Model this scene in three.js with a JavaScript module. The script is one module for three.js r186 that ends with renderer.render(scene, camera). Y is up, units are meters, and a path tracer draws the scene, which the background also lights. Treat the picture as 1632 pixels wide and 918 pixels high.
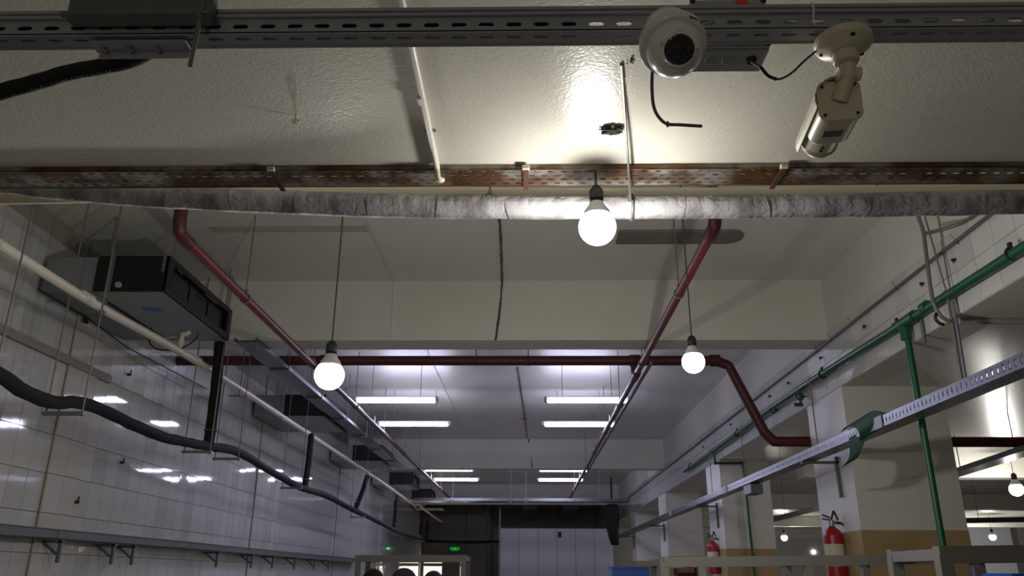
import * as THREE from 'three';
import { mergeGeometries, mergeVertices, toCreasedNormals } from 'three/addons/utils/BufferGeometryUtils.js';
import { RoundedBoxGeometry } from 'three/addons/geometries/RoundedBoxGeometry.js';
import { MarchingCubes } from 'three/addons/objects/MarchingCubes.js';
import { RectAreaLightUniformsLib } from 'three/addons/lights/RectAreaLightUniformsLib.js';

// ------------------------------------------------------------------ camera, light, exposure
const FOCAL = 1270, W = 1632, H = 918;                       // focal length in photo pixels
const scene = new THREE.Scene();
scene.background = new THREE.Color(0x000000);
const camera = new THREE.PerspectiveCamera(2 * Math.atan(H / 2 / FOCAL) * 180 / Math.PI, W / H, 0.05, 80);
camera.position.set(0, 1.6, 0);
camera.rotation.order = 'YXZ';
camera.rotation.set(Math.atan(458 / FOCAL), Math.asin(29 / Math.hypot(29, 458, FOCAL)), 0.3 * Math.PI / 180);
camera.updateMatrixWorld(true);
const renderer = new THREE.WebGLRenderer({ antialias: true });
renderer.toneMapping = THREE.LinearToneMapping;
renderer.toneMappingExposure = 1.0;
renderer.shadowMap.enabled = true;
RectAreaLightUniformsLib.init();
const BULB_CD = 4.2, BULB_COLOR = new THREE.Color().setRGB(1.0, 0.965, 0.90), BULB_GLOW = 7;
const TUBE_POWER = 36, TUBE_COLOR = new THREE.Color().setRGB(0.72, 0.72, 1.0), TUBE_GLOW = 22;

// ------------------------------------------------------------------ helpers
const V = (x, y, z) => new THREE.Vector3(x, y, z);
let seed = 20240611;
const rnd = () => { seed = (seed * 1664525 + 1013904223) >>> 0; return seed / 4294967296; };
const rr = (a, b) => a + (b - a) * rnd();
function ray(u, v) { return V((u - W / 2) / FOCAL, -(v - H / 2) / FOCAL, -1).applyQuaternion(camera.quaternion); }
const EYE = camera.position;
const onX = (u, v, x) => { const r = ray(u, v); return EYE.clone().addScaledVector(r, (x - EYE.x) / r.x); };
const onY = (u, v, y) => { const r = ray(u, v); return EYE.clone().addScaledVector(r, (y - EYE.y) / r.y); };
const onZ = (u, v, z) => { const r = ray(u, v); return EYE.clone().addScaledVector(r, (z - EYE.z) / r.z); };

const used = new Map();
function numbered(n) { const k = used.get(n) || 0; used.set(n, k + 1); return k ? n + '_' + String(k).padStart(3, '0') : n; }
function shade(o) { o.castShadow = true; o.receiveShadow = true; return o; }
function part(name, geo, mat, parent) {
  const m = shade(new THREE.Mesh(Array.isArray(geo) ? merge(geo) : geo, mat)); m.name = name; parent.add(m); return m;
}
function merge(list) {
  if (list.length === 1) return list[0];
  return mergeGeometries(list.map(g => {
    let q = g.index ? g.toNonIndexed() : g;
    for (const k of Object.keys(q.attributes)) if (!['position', 'normal', 'uv'].includes(k)) q.deleteAttribute(k);
    if (!q.attributes.uv) q.setAttribute('uv', new THREE.BufferAttribute(new Float32Array(q.attributes.position.count * 2), 2));
    return q;
  }));
}
function thing(name, label, category, pos, group) {
  const g = new THREE.Group(); g.name = numbered(name); if (pos) g.position.copy(pos);
  g.userData = { label, category }; if (group) g.userData.group = group; scene.add(g); return g;
}
function single(name, geo, mat, label, category, group) {
  const m = part(numbered(name), geo, mat, scene); m.userData = { label, category }; if (group) m.userData.group = group; return m;
}
function struct(name, geo, mat, label, category, parent = scene) {
  const m = part(parent === scene ? numbered(name) : name, geo, mat, parent);
  if (parent === scene) m.userData = { kind: 'structure', label, category }; return m;
}
function box(x0, x1, y0, y1, z0, z1) {          // box with uv in metres
  const g = new THREE.BoxGeometry(Math.abs(x1 - x0), Math.abs(y1 - y0), Math.abs(z1 - z0));
  g.translate((x0 + x1) / 2, (y0 + y1) / 2, (z0 + z1) / 2); return metreUV(g);
}
function metreUV(g) {
  const p = g.attributes.position, n = g.attributes.normal, uv = new Float32Array(p.count * 2);
  for (let i = 0; i < p.count; i++) {
    const ax = Math.abs(n.getX(i)), ay = Math.abs(n.getY(i)), az = Math.abs(n.getZ(i));
    if (ay >= ax && ay >= az) { uv[2 * i] = p.getX(i); uv[2 * i + 1] = p.getZ(i); }
    else if (ax >= az) { uv[2 * i] = p.getZ(i); uv[2 * i + 1] = p.getY(i); }
    else { uv[2 * i] = p.getX(i); uv[2 * i + 1] = p.getY(i); }
  }
  g.setAttribute('uv', new THREE.BufferAttribute(uv, 2)); return g;
}
function rbox(w, h, d, r = 0.004, seg = 2) { return metreUV(new RoundedBoxGeometry(w, h, d, seg, r)); }
const UP = V(0, 1, 0);
function rod(a, b, r, seg = 10, r2 = r) {
  const d = b.clone().sub(a), L = d.length();
  const g = new THREE.CylinderGeometry(r2, r, L, seg); g.translate(0, L / 2, 0);
  const uv = g.attributes.uv; for (let i = 0; i < uv.count; i++) uv.setXY(i, uv.getX(i) * 6.28 * r, uv.getY(i) * L);
  g.applyQuaternion(new THREE.Quaternion().setFromUnitVectors(UP, d.normalize())); g.translate(a.x, a.y, a.z); return g;
}
function bar(a, b, w, h) {                       // rectangular bar from a to b; w sideways, h upright
  const d = b.clone().sub(a), L = d.length(); d.normalize();
  const g = new THREE.BoxGeometry(w, h, L);
  const side = V(0, 1, 0).cross(d); if (side.lengthSq() < 1e-6) side.set(1, 0, 0); side.normalize();
  const up = d.clone().cross(side).normalize();
  g.applyMatrix4(new THREE.Matrix4().makeBasis(side, up, d));
  const m = a.clone().add(b).multiplyScalar(.5); g.translate(m.x, m.y, m.z); return g;
}
function poly(pts, r, seg = 12) {                // straight runs with ball joints
  const out = []; for (let i = 0; i + 1 < pts.length; i++) {
    out.push(rod(pts[i], pts[i + 1], r, seg));
    if (i) { const s = new THREE.SphereGeometry(r, seg, 8); s.translate(pts[i].x, pts[i].y, pts[i].z); out.push(s); }
  } return merge(out);
}
function hose(pts, r, segs = 60, rad = 10, bump = 0, freq = 30) {   // smooth tube with caps; optional uneven skin
  const c = new THREE.CatmullRomCurve3(pts, false, 'catmullrom', 0.5), L = c.getLength();
  const g = new THREE.TubeGeometry(c, segs, r, rad, false);
  const uv = g.attributes.uv, p = g.attributes.position, n = g.attributes.normal;
  for (let i = 0; i < uv.count; i++) {
    const s = uv.getX(i) * L, a = uv.getY(i) * Math.PI * 2;
    if (bump) {
      const k = bump * (.55 * Math.sin(s * freq + 2.1 * Math.sin(a) + 1.7 * Math.sin(s * 7.3)) + .45 * Math.sin(s * freq * 2.3 - 1.6 * Math.cos(a + s * 3)) + .4 * Math.sin(s * freq * .31));
      p.setXYZ(i, p.getX(i) + n.getX(i) * k, p.getY(i) + n.getY(i) * k, p.getZ(i) + n.getZ(i) * k);
    }
    uv.setXY(i, s, a * r);
  }
  if (bump) g.computeVertexNormals();
  const out = [g];
  for (const [t, e] of [[0, pts[0]], [1, pts[pts.length - 1]]]) { const s = new THREE.SphereGeometry(r * .98, rad, 6); s.translate(e.x, e.y, e.z); out.push(s); }
  return merge(out);
}
function torus(c, R, r, axis, a = Math.PI * 2, seg = 20) {
  const g = new THREE.TorusGeometry(R, r, 8, seg, a);
  g.applyQuaternion(new THREE.Quaternion().setFromUnitVectors(V(0, 0, 1), axis.clone().normalize())); g.translate(c.x, c.y, c.z); return g;
}
function ball(c, r, w = 12, h = 8, s = [1, 1, 1]) { const g = new THREE.SphereGeometry(r, w, h); g.scale(...s); g.translate(c.x, c.y, c.z); return g; }
function lathe(prof, seg, origin, axis) {        // profile [radius, distance along axis]
  const g = new THREE.LatheGeometry(prof.map(q => new THREE.Vector2(q[0], q[1])), seg);
  g.applyQuaternion(new THREE.Quaternion().setFromUnitVectors(UP, axis.clone().normalize())); g.translate(origin.x, origin.y, origin.z); return g;
}
// plate in the xy plane (length along x, from 0) with real slots
function slotted(L, Wd, t, rows, pitch, sl, sw, stagger = 0, maxLen = 1e9, from = 0) {
  const out = [], chunk = pitch * 12;
  for (let x0 = 0; x0 < L - 1e-6; x0 += chunk) {
    const x1 = Math.min(L, x0 + chunk), s = new THREE.Shape();
    s.moveTo(x0, 0); s.lineTo(x1, 0); s.lineTo(x1, Wd); s.lineTo(x0, Wd); s.closePath();
    if (x0 < maxLen) for (let r = 0; r < rows.length; r++) for (let cx = x0 + pitch * .5 + (r % 2 ? stagger : 0); cx < x1 - sl * .55; cx += pitch) {
      if (cx - sl / 2 < x0 + .001 || cx < from) continue;
      const h = new THREE.Path(), y = rows[r], e = sw / 2, a = sl / 2 - e;
      h.moveTo(cx - a, y - e); h.lineTo(cx - sl / 2, y - e * .4); h.lineTo(cx - sl / 2, y + e * .4); h.lineTo(cx - a, y + e);
      h.lineTo(cx + a, y + e); h.lineTo(cx + sl / 2, y + e * .4); h.lineTo(cx + sl / 2, y - e * .4); h.lineTo(cx + a, y - e); h.closePath();
      s.holes.push(h);
    }
    out.push(new THREE.ExtrudeGeometry(s, { depth: t, bevelEnabled: false }));
  }
  return merge(out);
}
function place(g, origin, xAxis, yAxis) {
  const x = xAxis.clone().normalize(), z = x.clone().cross(yAxis).normalize(), y = z.clone().cross(x);
  g.applyMatrix4(new THREE.Matrix4().makeBasis(x, y, z)); g.translate(origin.x, origin.y, origin.z); return g;
}

// ------------------------------------------------------------------ textures and materials
function hash(ix, iy, s) { let h = (ix * 374761393 + iy * 668265263 + s * 974634777) | 0; h = Math.imul(h ^ (h >>> 13), 1274126177); return ((h ^ (h >>> 16)) >>> 0) / 4294967296; }
function vnoise(x, y, per, s) {
  const ix = Math.floor(x), iy = Math.floor(y), fx = x - ix, fy = y - iy, q = t => t * t * (3 - 2 * t), m = k => ((k % per) + per) % per;
  const a = hash(m(ix), m(iy), s), b = hash(m(ix + 1), m(iy), s), c = hash(m(ix), m(iy + 1), s), d = hash(m(ix + 1), m(iy + 1), s);
  return (a + (b - a) * q(fx)) * (1 - q(fy)) + (c + (d - c) * q(fx)) * q(fy);
}
function texture(n, fn, srgb, repeat = 1) {
  const d = new Uint8Array(n * n * 4);
  for (let y = 0; y < n; y++) for (let x = 0; x < n; x++) {
    const c = fn(x / n, y / n), i = 4 * (y * n + x);
    for (let k = 0; k < 3; k++) d[i + k] = Math.max(0, Math.min(255, Math.round(255 * (Array.isArray(c) ? c[k] : c)))); d[i + 3] = 255;
  }
  const t = new THREE.DataTexture(d, n, n); t.wrapS = t.wrapT = THREE.RepeatWrapping; t.magFilter = THREE.LinearFilter; t.minFilter = THREE.LinearMipmapLinearFilter; t.generateMipmaps = true;
  if (srgb) t.colorSpace = THREE.SRGBColorSpace; t.repeat.set(repeat, repeat); t.needsUpdate = true; return t;
}
const fbm = (x, y, base, oct, s) => { let a = 0, w = .5, p = base; for (let k = 0; k < oct; k++) { a += w * vnoise(x * p, y * p, p, s + k); w *= .5; p *= 2; } return a / (1 - Math.pow(.5, oct)); };
const paintBump = texture(512, (x, y) => .6 * fbm(x, y, 64, 2, 3) + .4 * fbm(x, y, 14, 3, 9), false, 2.6);
const fineBump = texture(256, (x, y) => fbm(x, y, 32, 3, 21), false, 4);
const clothBump = texture(256, (x, y) => Math.pow(Math.abs(fbm(x, y, 5, 4, 5) - .5) * 2, .7), false, 4);
const mix = (a, b, t) => a.map((q, i) => q + (b[i] - q) * t);
const paintMap = texture(512, (x, y) => mix([.88, .868, .825], [.80, .775, .71], Math.pow(fbm(x, y, 3, 5, 31), 2) * .9), true, .35);
const plasterMap = texture(512, (x, y) => mix([.85, .842, .81], [.77, .755, .71], Math.pow(fbm(x, y, 3, 5, 77), 2)), true, .3);
const rustMap = texture(512, (x, y) => { const f = fbm(x, y, 6, 5, 51), g = fbm(x, y, 14, 4, 61); return mix(mix([.60, .58, .55], [.40, .27, .16], Math.min(1, Math.max(0, (f - .36) * 5))), [.22, .14, .09], Math.max(0, g - .5) * 2); }, true, 1.1);
const clothMap = texture(256, (x, y) => mix([.68, .67, .68], [.47, .46, .47], Math.min(1, Math.max(0, (fbm(x, y, 5, 5, 41) - .36) * 2.2))), true, 2.2);
const steelMap = texture(256, (x, y) => mix([.72, .73, .75], [.56, .57, .60], fbm(x, y, 8, 4, 91)), true, 2);
const dadoMap = texture(256, (x, y) => mix([.72, .63, .46], [.60, .50, .34], fbm(x, y, 5, 5, 15)), true, .8);

const std = (o) => new THREE.MeshStandardMaterial(o);
const phys = (o) => new THREE.MeshPhysicalMaterial(o);
const M = {
  soffit: std({ map: paintMap, roughness: .27, bumpMap: paintBump, bumpScale: .0008 }),
  ceiling: std({ map: plasterMap, roughness: .34, bumpMap: paintBump, bumpScale: .0008 }),
  plaster: std({ map: plasterMap, roughness: .6, bumpMap: fineBump, bumpScale: .0005 }),
  column: std({ map: plasterMap, roughness: .45, bumpMap: fineBump, bumpScale: .0004 }),
  dado: std({ map: dadoMap, roughness: .5, bumpMap: fineBump, bumpScale: .0004 }),
  grout: std({ color: 0x8d8a80, roughness: .9 }),
  tiles: [0xc9c9c6, 0xc2c2c0, 0xcccbc7, 0xbcbcbb, 0xc6c4bc].map(c => std({ color: c, roughness: .05 })),
  floor: std({ color: 0x7f7d77, roughness: .4, bumpMap: fineBump, bumpScale: .0006 }),
  galv: std({ map: steelMap, color: 0x9a9a9c, metalness: .9, roughness: .33 }),
  galvDull: std({ color: 0x85878b, metalness: .7, roughness: .5 }),
  strut: std({ color: 0x9b9d9f, metalness: .35, roughness: .45 }),
  trunk: std({ color: 0x5d645f, roughness: .5, metalness: .2 }),
  rust: std({ map: rustMap, metalness: .45, roughness: .42 }),
  rustDark: std({ color: 0x4f3626, roughness: .8 }),
  zinc: std({ color: 0x9a9893, metalness: .8, roughness: .4 }),
  rodGrey: std({ color: 0x757470, metalness: .4, roughness: .5 }),
  whitePlastic: std({ color: 0xe6e3da, roughness: .35 }),
  creamPlastic: std({ color: 0xd8cfb6, roughness: .38 }),
  agedPlastic: std({ color: 0xcbc2a6, roughness: .4 }),
  greyPlastic: std({ color: 0x9a9a9a, roughness: .45 }),
  camWhite: phys({ color: 0xdedad2, roughness: .3, clearcoat: .4, clearcoatRoughness: .2 }),
  black: std({ color: 0x0c0d0f, roughness: .55 }),
  foam: std({ color: 0x0b0c0d, roughness: .85, bumpMap: fineBump, bumpScale: .0015 }),
  glassDark: phys({ color: 0x07080c, roughness: .12, clearcoat: 1, clearcoatRoughness: .05 }),
  led: std({ color: 0x24252c, roughness: .35 }),
  cloth: std({ map: clothMap, roughness: .85, bumpMap: clothBump, bumpScale: .004 }),
  creamPipe: std({ color: 0xd9cfb5, roughness: .45 }),
  drain: std({ color: 0xd9d2c2, roughness: .4 }),
  red: std({ color: 0x6d2626, roughness: .42 }),
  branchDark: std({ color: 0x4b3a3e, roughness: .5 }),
  redDark: std({ color: 0x4d1a1c, roughness: .5 }),
  green: std({ color: 0x0d5033, roughness: .42 }),
  strap: std({ color: 0x17402f, roughness: .55, side: THREE.DoubleSide }),
  wire: std({ color: 0x161616, roughness: .6 }),
  wireGrey: std({ color: 0x4d4b49, roughness: .55 }),
  ac: std({ color: 0x1b1e21, roughness: .38, metalness: .2 }),
  acGalv: std({ color: 0x8b8e90, roughness: .45, metalness: .25 }),
  filter: std({ color: 0x1d2d38, roughness: .25, metalness: .4 }),
  blueTag: std({ color: 0x2c6bb0, roughness: .5 }),
  yellowTag: std({ color: 0x8c8524, roughness: .5 }),
  redTag: std({ color: 0xe03a22, roughness: .55 }),
  holder: std({ color: 0x20242b, roughness: .5 }),
  lampBody: std({ color: 0xc8cacc, roughness: .4 }),
  globe: std({ color: 0xffffff, emissive: BULB_COLOR, emissiveIntensity: BULB_GLOW, roughness: .4 }),
  tube: std({ color: 0xffffff, emissive: TUBE_COLOR, emissiveIntensity: TUBE_GLOW, roughness: .4 }),
  batten: std({ color: 0xc9c9cf, roughness: .4 }),
  debris: std({ color: 0x33302c, roughness: .9 }),
  chip: std({ color: 0xb9b19c, roughness: .8 }),
  rackSteel: std({ color: 0x76746d, metalness: .25, roughness: .5 }),
  blue: std({ color: 0x1557b4, roughness: .45 }),
  carton: std({ color: 0x5d3a2b, roughness: .8 }),
  extRed: std({ color: 0xa3171c, roughness: .32 }),
  label: std({ color: 0xcdc8b4, roughness: .6 }),
  farPanel: std({ color: 0x5e5750, roughness: .5 }),
  farDark: std({ color: 0x23262d, roughness: .5 }),
  partition: std({ color: 0xd2d8df, roughness: .5 }),
  exitGreen: std({ color: 0x0c3a18, emissive: 0x10d048, emissiveIntensity: .22, roughness: .5 }),
  litPane: std({ color: 0xffffff, emissive: new THREE.Color().setRGB(1, .86, .66), emissiveIntensity: 1.6, roughness: .5 }),
  hair: std({ color: 0x060505, roughness: .9 }),
  dotDark: std({ color: 0x2a2622, roughness: .7 }),
};

// ------------------------------------------------------------------ room constants (metres)
const CEIL = 4.6, SOFF = 2.82, EDGE = -2.30, BEAM = 3.93, LEFT = -4.22, RIGHT = 3.14, AISLE = 3.40, OUTER = 17, FAR = -33, BACK = 4;
const beamsZ = [-8.08, -18.76, -28.6], colZ = [-7.92, -13.4, -18.9, -24.5];

// ------------------------------------------------------------------ setting
struct('floor', box(LEFT - .3, OUTER + .3, -.2, 0, -40.3, BACK + .3), M.floor, 'pale grey hall floor', 'floor');
struct('ceiling', box(LEFT - .3, RIGHT + .02, CEIL, CEIL + .25, -40.3, EDGE - .3), M.ceiling, 'glossy cream painted high ceiling between the beams', 'ceiling');
struct('ceiling_lowered', box(LEFT - .3, OUTER + .3, SOFF, SOFF + .22, EDGE, BACK + .3), M.soffit, 'glossy cream lowered ceiling slab with bulb reflection', 'ceiling');
struct('ceiling_aisle', box(RIGHT + .35, OUTER + .3, AISLE, AISLE + .25, FAR - .3, EDGE), M.ceiling, 'glossy ceiling of side aisle behind columns', 'ceiling');
struct('wall_front', box(LEFT - .3, OUTER + .3, SOFF + .22, CEIL + .25, EDGE - .3, EDGE), M.plaster, 'plaster wall above the lowered ceiling edge', 'wall');
struct('wall_back', box(LEFT - .3, OUTER + .3, 0, SOFF, BACK, BACK + .3), M.plaster, 'plain plaster wall closing the hall', 'wall');
struct('wall_right', box(OUTER, OUTER + .3, 0, AISLE, FAR - .3, BACK), M.plaster, 'outer plaster wall of side aisle', 'wall');
const wallLeft = struct('wall_left', box(LEFT - .3, LEFT, 0, CEIL, FAR, BACK), M.grout, 'white glazed tile wall with grey joints', 'wall');
const ROOMX = onZ(775, 830, FAR).x, DEEP = -40;                 // unlit room behind the pale end panel
const wallFar = struct('wall_far', box(LEFT - .3, ROOMX, 0, CEIL, FAR - .3, FAR), M.farPanel, 'brown panelled wall at hall end', 'wall');
struct('wall_aisle_end', box(RIGHT, OUTER + .3, 0, CEIL, FAR - .3, FAR), M.plaster, 'plaster end wall of the side aisle', 'wall');
struct('wall_room_left', box(ROOMX - .3, ROOMX, 0, CEIL, DEEP, FAR - .3), M.plaster, 'side wall of the unlit room behind the pale panel', 'wall');
struct('wall_room_right', box(RIGHT, RIGHT + .3, 0, CEIL, DEEP, FAR - .3), M.plaster, 'column-side wall of the unlit room', 'wall');
struct('wall_room_end', box(ROOMX - .3, RIGHT + .3, 0, CEIL, DEEP - .3, DEEP), M.plaster, 'end wall of the unlit room', 'wall');
// side beam above the columns, its lower part tiled
const sideBeam = struct('beam_side', box(RIGHT, RIGHT + .35, AISLE, CEIL + .25, FAR, EDGE - .3), M.plaster, 'long side beam with two tiled rows over columns', 'beam');
beamsZ.forEach((z, i) => struct('beam_cross', box(LEFT, RIGHT, BEAM, CEIL + .01, z - .37, z), M.plaster,
  ['cream cross beam directly over the red main pipe', 'cross beam above the middle pair of tube lamps', 'cross beam above the dark recess at hall end'][i], 'beam'));
for (const [i, z] of [-12.9, -19.1, -26].entries()) struct('beam_aisle', box(RIGHT + 1.2, OUTER, AISLE - .32, AISLE + .01, z - .35, z), M.plaster, ['shallow aisle cross beam nearest the red pipe', 'middle shallow cross beam of the aisle ceiling', 'farthest shallow cross beam of the aisle ceiling'][i], 'beam');
colZ.forEach((z, i) => {
  const cw = i ? .8 : 1.0;
  const c = struct('column', box(RIGHT, RIGHT + cw, 2.02, AISLE, z - 1.05, z), M.column,
    ['cream square column carrying red extinguisher beside green pipe', 'square column with bent green pipe on its face', 'square column third from the lowered ceiling edge', 'square column beside the dark cable bundle'][i], 'column');
  part('dado', box(RIGHT - .004, RIGHT + cw + .004, 0, 2.02, z - 1.054, z + .004), M.dado, c).userData.label = 'ochre lower column paint';
});
for (const [i, x] of [9.2].entries()) for (const z of [-13.2, -24.4]) {
  const c = struct('column', box(x, x + .9, 2.0, AISLE, z - .9, z), M.column, z > -20 ? 'aisle column standing free behind first row, near its bulbs' : 'distant aisle column near the tiled end wall', 'column');
  part('dado', box(x - .004, x + .904, 0, 2.0, z - .904, z + .004), M.dado, c);
}
// tiles on the left wall: 0.25 x 0.33 m
{
  const TW = .25, TH = .33, geo = new THREE.BoxGeometry(.014, TH - .006, TW - .006), y0 = 1.1, rows = 11;
  const pilZ = [-7.5, -13, -18.5, -24], pil = z => pilZ.some(c => z > c && z < c + .5);
  let n = 0; const rest = [];
  const all = [];
  for (let k = 0; k < 112; k++) for (let r = 0; r < rows; r++) {
    const z = -5.0 - (k + .5) * TW, y = y0 + (r + .5) * TH; if (z < FAR + .1 || y + TH / 2 > CEIL + .12) continue;
    all.push([z, Math.min(y, CEIL - TH / 2), r, k]);
  }
  for (const [z, y, r, k] of all) {
    const p = pil(z), x = LEFT + (p ? .030 : .004), ry = rr(-.004, .004), rz = rr(-.004, .004), m = M.tiles[p ? 4 : Math.floor(Math.pow(rnd(), 1.6) * 4)];
    const visible = y > 1.42 && z < -5.4;
    if (n < 300 && visible) { const t = part('tile', geo, m, wallLeft); t.position.set(x, y, z); t.rotation.set(0, ry, rz); n++; }
    else { const g = geo.clone(); g.rotateY(ry); g.rotateZ(rz); g.translate(x, y, z); rest.push(g); }
  }
  const low = new THREE.BoxGeometry(.012, 1.08, 28); low.translate(LEFT + .004, .55, -19); rest.push(low);
  const s = part('far_tiles', rest, M.tiles[1], wallLeft); s.userData.kind = 'stuff';
  for (const z of pilZ) { part('pilaster', box(LEFT, LEFT + .026, 0, CEIL, z + .004, z + .496), M.grout, wallLeft); part('joint_strip', box(LEFT, LEFT + .030, 0, CEIL, z - .010, z + .002), M.dotDark, wallLeft); }
  // side beam tiles
  const geo2 = new THREE.BoxGeometry(.012, .30, TW - .003), rest2 = [];
  for (let k = 0; k < 112; k++) for (let r = 0; r < 2; r++) {
    const z = -2.75 - (k + .5) * TW, y = AISLE + .153 + r * .305, ry = rr(-.004, .004), rz = rr(-.004, .004);
    if (z > -10.5) { const t = part('tile', geo2, M.tiles[Math.floor(rnd() * 3)], sideBeam); t.position.set(RIGHT - .003, y, z); t.rotation.set(0, ry, rz); }
    else if (z > FAR) { const g = geo2.clone(); g.rotateY(ry); g.rotateZ(rz); g.translate(RIGHT - .003, y, z); rest2.push(g); }
  }
  part('far_tiles', rest2, M.tiles[1], sideBeam).userData.kind = 'stuff';
}
// white tiled panel on the aisle's end wall
for (let k = 0; k < 2; k++) struct('trim_' + (k + 1), box(5.2 + k * 8, 12.6 + k * 3.6, 1.6, 3.05, FAR, FAR + .03), M.tiles[1], k ? 'second white tiled panel on the aisle end wall' : 'white tiled panel on the aisle end wall', 'trim');

// ------------------------------------------------------------------ lamps
function bulb(pos, cordTop, label, category, power = 1, s = 1) {
  const g = thing('hanging_bulb', label, category, pos);
  // pos = globe centre; parts are built around the local origin
  const R = .058 * s;
  const prof = []; for (let i = 0; i <= 20; i++) { const a = -Math.PI / 2 + i / 20 * (Math.PI / 2 + .72); prof.push([Math.max(1e-4, R * Math.cos(a)), R * Math.sin(a)]); }
  part('globe', lathe(prof, 32, V(0, 0, 0), UP), M.globe, g);
  const yb = R * Math.sin(.72), rb = R * Math.cos(.72);
  part('lamp_body', lathe([[rb * 1.0, yb - .001], [rb * .93, yb + .012 * s], [.026 * s, yb + .034 * s], [.019 * s, yb + .05 * s], [.0001, yb + .05 * s]], 24, V(0, 0, 0), UP), M.lampBody, g);
  part('lamp_holder', lathe([[.0001, yb + .045 * s], [.021 * s, yb + .045 * s], [.023 * s, yb + .06 * s], [.022 * s, yb + .085 * s], [.012 * s, yb + .1 * s], [.0001, yb + .1 * s]], 18, V(0, 0, 0), UP), M.holder, g);
  if (cordTop) part('cord', rod(V(0, yb + .098 * s, 0), cordTop.clone().sub(pos), .0045, 8), M.wireGrey, g);
  const l = new THREE.PointLight(BULB_COLOR, BULB_CD * power, 0, 2); l.position.set(0, -.004, 0); l.castShadow = true; l.shadow.radius = 2.2; l.name = 'bulb_light'; g.add(l);
  return g;
}
const b1 = onZ(952, 362, -2.255);
bulb(b1, V(b1.x, 2.80, b1.z), 'glowing bulb fixed under the rusty perforated tray', 'light bulb', .27);
const b2 = onZ(525, 598, -3.85), b3 = onZ(1105, 577, -4.75);
bulb(b2, V(b2.x, CEIL, b2.z), 'glowing bulb on a cord before the left red branch pipe', 'light bulb', 1, 1.27);
bulb(b3, V(b3.x, CEIL, b3.z), 'glowing bulb on a pale cord by the right red branch pipe', 'light bulb', 1, 1.2);
for (const [u, v, y, label] of [[1620, 780, 2.82, 'large glowing bulb under the aisle ceiling behind the column'], [1582, 856, 2.74, 'small distant glowing bulb before the grey aisle panel'], [1250, 857, 2.74, 'small distant glowing bulb before the white aisle tiles']]) {
  const p = onY(u, v, y); bulb(p, V(p.x, AISLE, p.z), label, 'light bulb', 1.2, 1.7);
}
bulb(V(-.6, 1.8, 2.6), V(-.6, SOFF, 2.6), 'glowing bulb hanging below the lowered ceiling by the back wall', 'light bulb', .45);
// tube lamps
function batten(x, z, y, label) {
  const g = thing('tube_lamp', label, 'tube lamp', V(x, y, z), 'tube lamps hanging in pairs under the high ceiling');
  part('housing', rbox(1.24, .04, .05, .012).translate(0, .055, 0), M.batten, g);
  for (const dz of [-.042, .042]) part('tube', (() => { const t = new THREE.CapsuleGeometry(.018, 1.12, 6, 12); t.rotateZ(Math.PI / 2); t.translate(0, .008, dz); return t; })(), M.tube, g);
  for (const s of [-1, 1]) part('end_cap', rbox(.05, .075, .11, .015).translate(s * .605, .03, 0), M.batten, g);
  for (const s of [-.36, .36]) part('hanger_rod', rod(V(s, .08, 0), V(s, CEIL - y, 0), .005, 6), M.rodGrey, g);
  const l = new THREE.RectAreaLight(TUBE_COLOR, TUBE_POWER, 1.12, .09); l.position.set(0, -.015, 0); l.rotation.x = -Math.PI / 2; l.name = 'tube_light'; l.castShadow = true; g.add(l);
  for (const s of [-1, 1]) { const e = new THREE.RectAreaLight(TUBE_COLOR, TUBE_POWER * 1.2, 1.12, .05); e.position.set(0, .012, s * .066); e.rotation.set(s > 0 ? -.3 : .3, s > 0 ? Math.PI : 0, 0, 'YXZ'); e.name = 'tube_light'; g.add(e); }
}
const tubeZ = [-11.57, -13.55, -19.82, -21.94];
for (const [i, z] of tubeZ.entries()) for (const x of [-1.95, .86]) batten(x, z, 4.0,
  (i % 2 ? 'farther' : 'nearer') + ' tube lamp ' + (i < 2 ? 'behind the red main pipe' : 'beyond the second cross beam') + (x < 0 ? ', air-conditioner side' : ', column side'));

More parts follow.
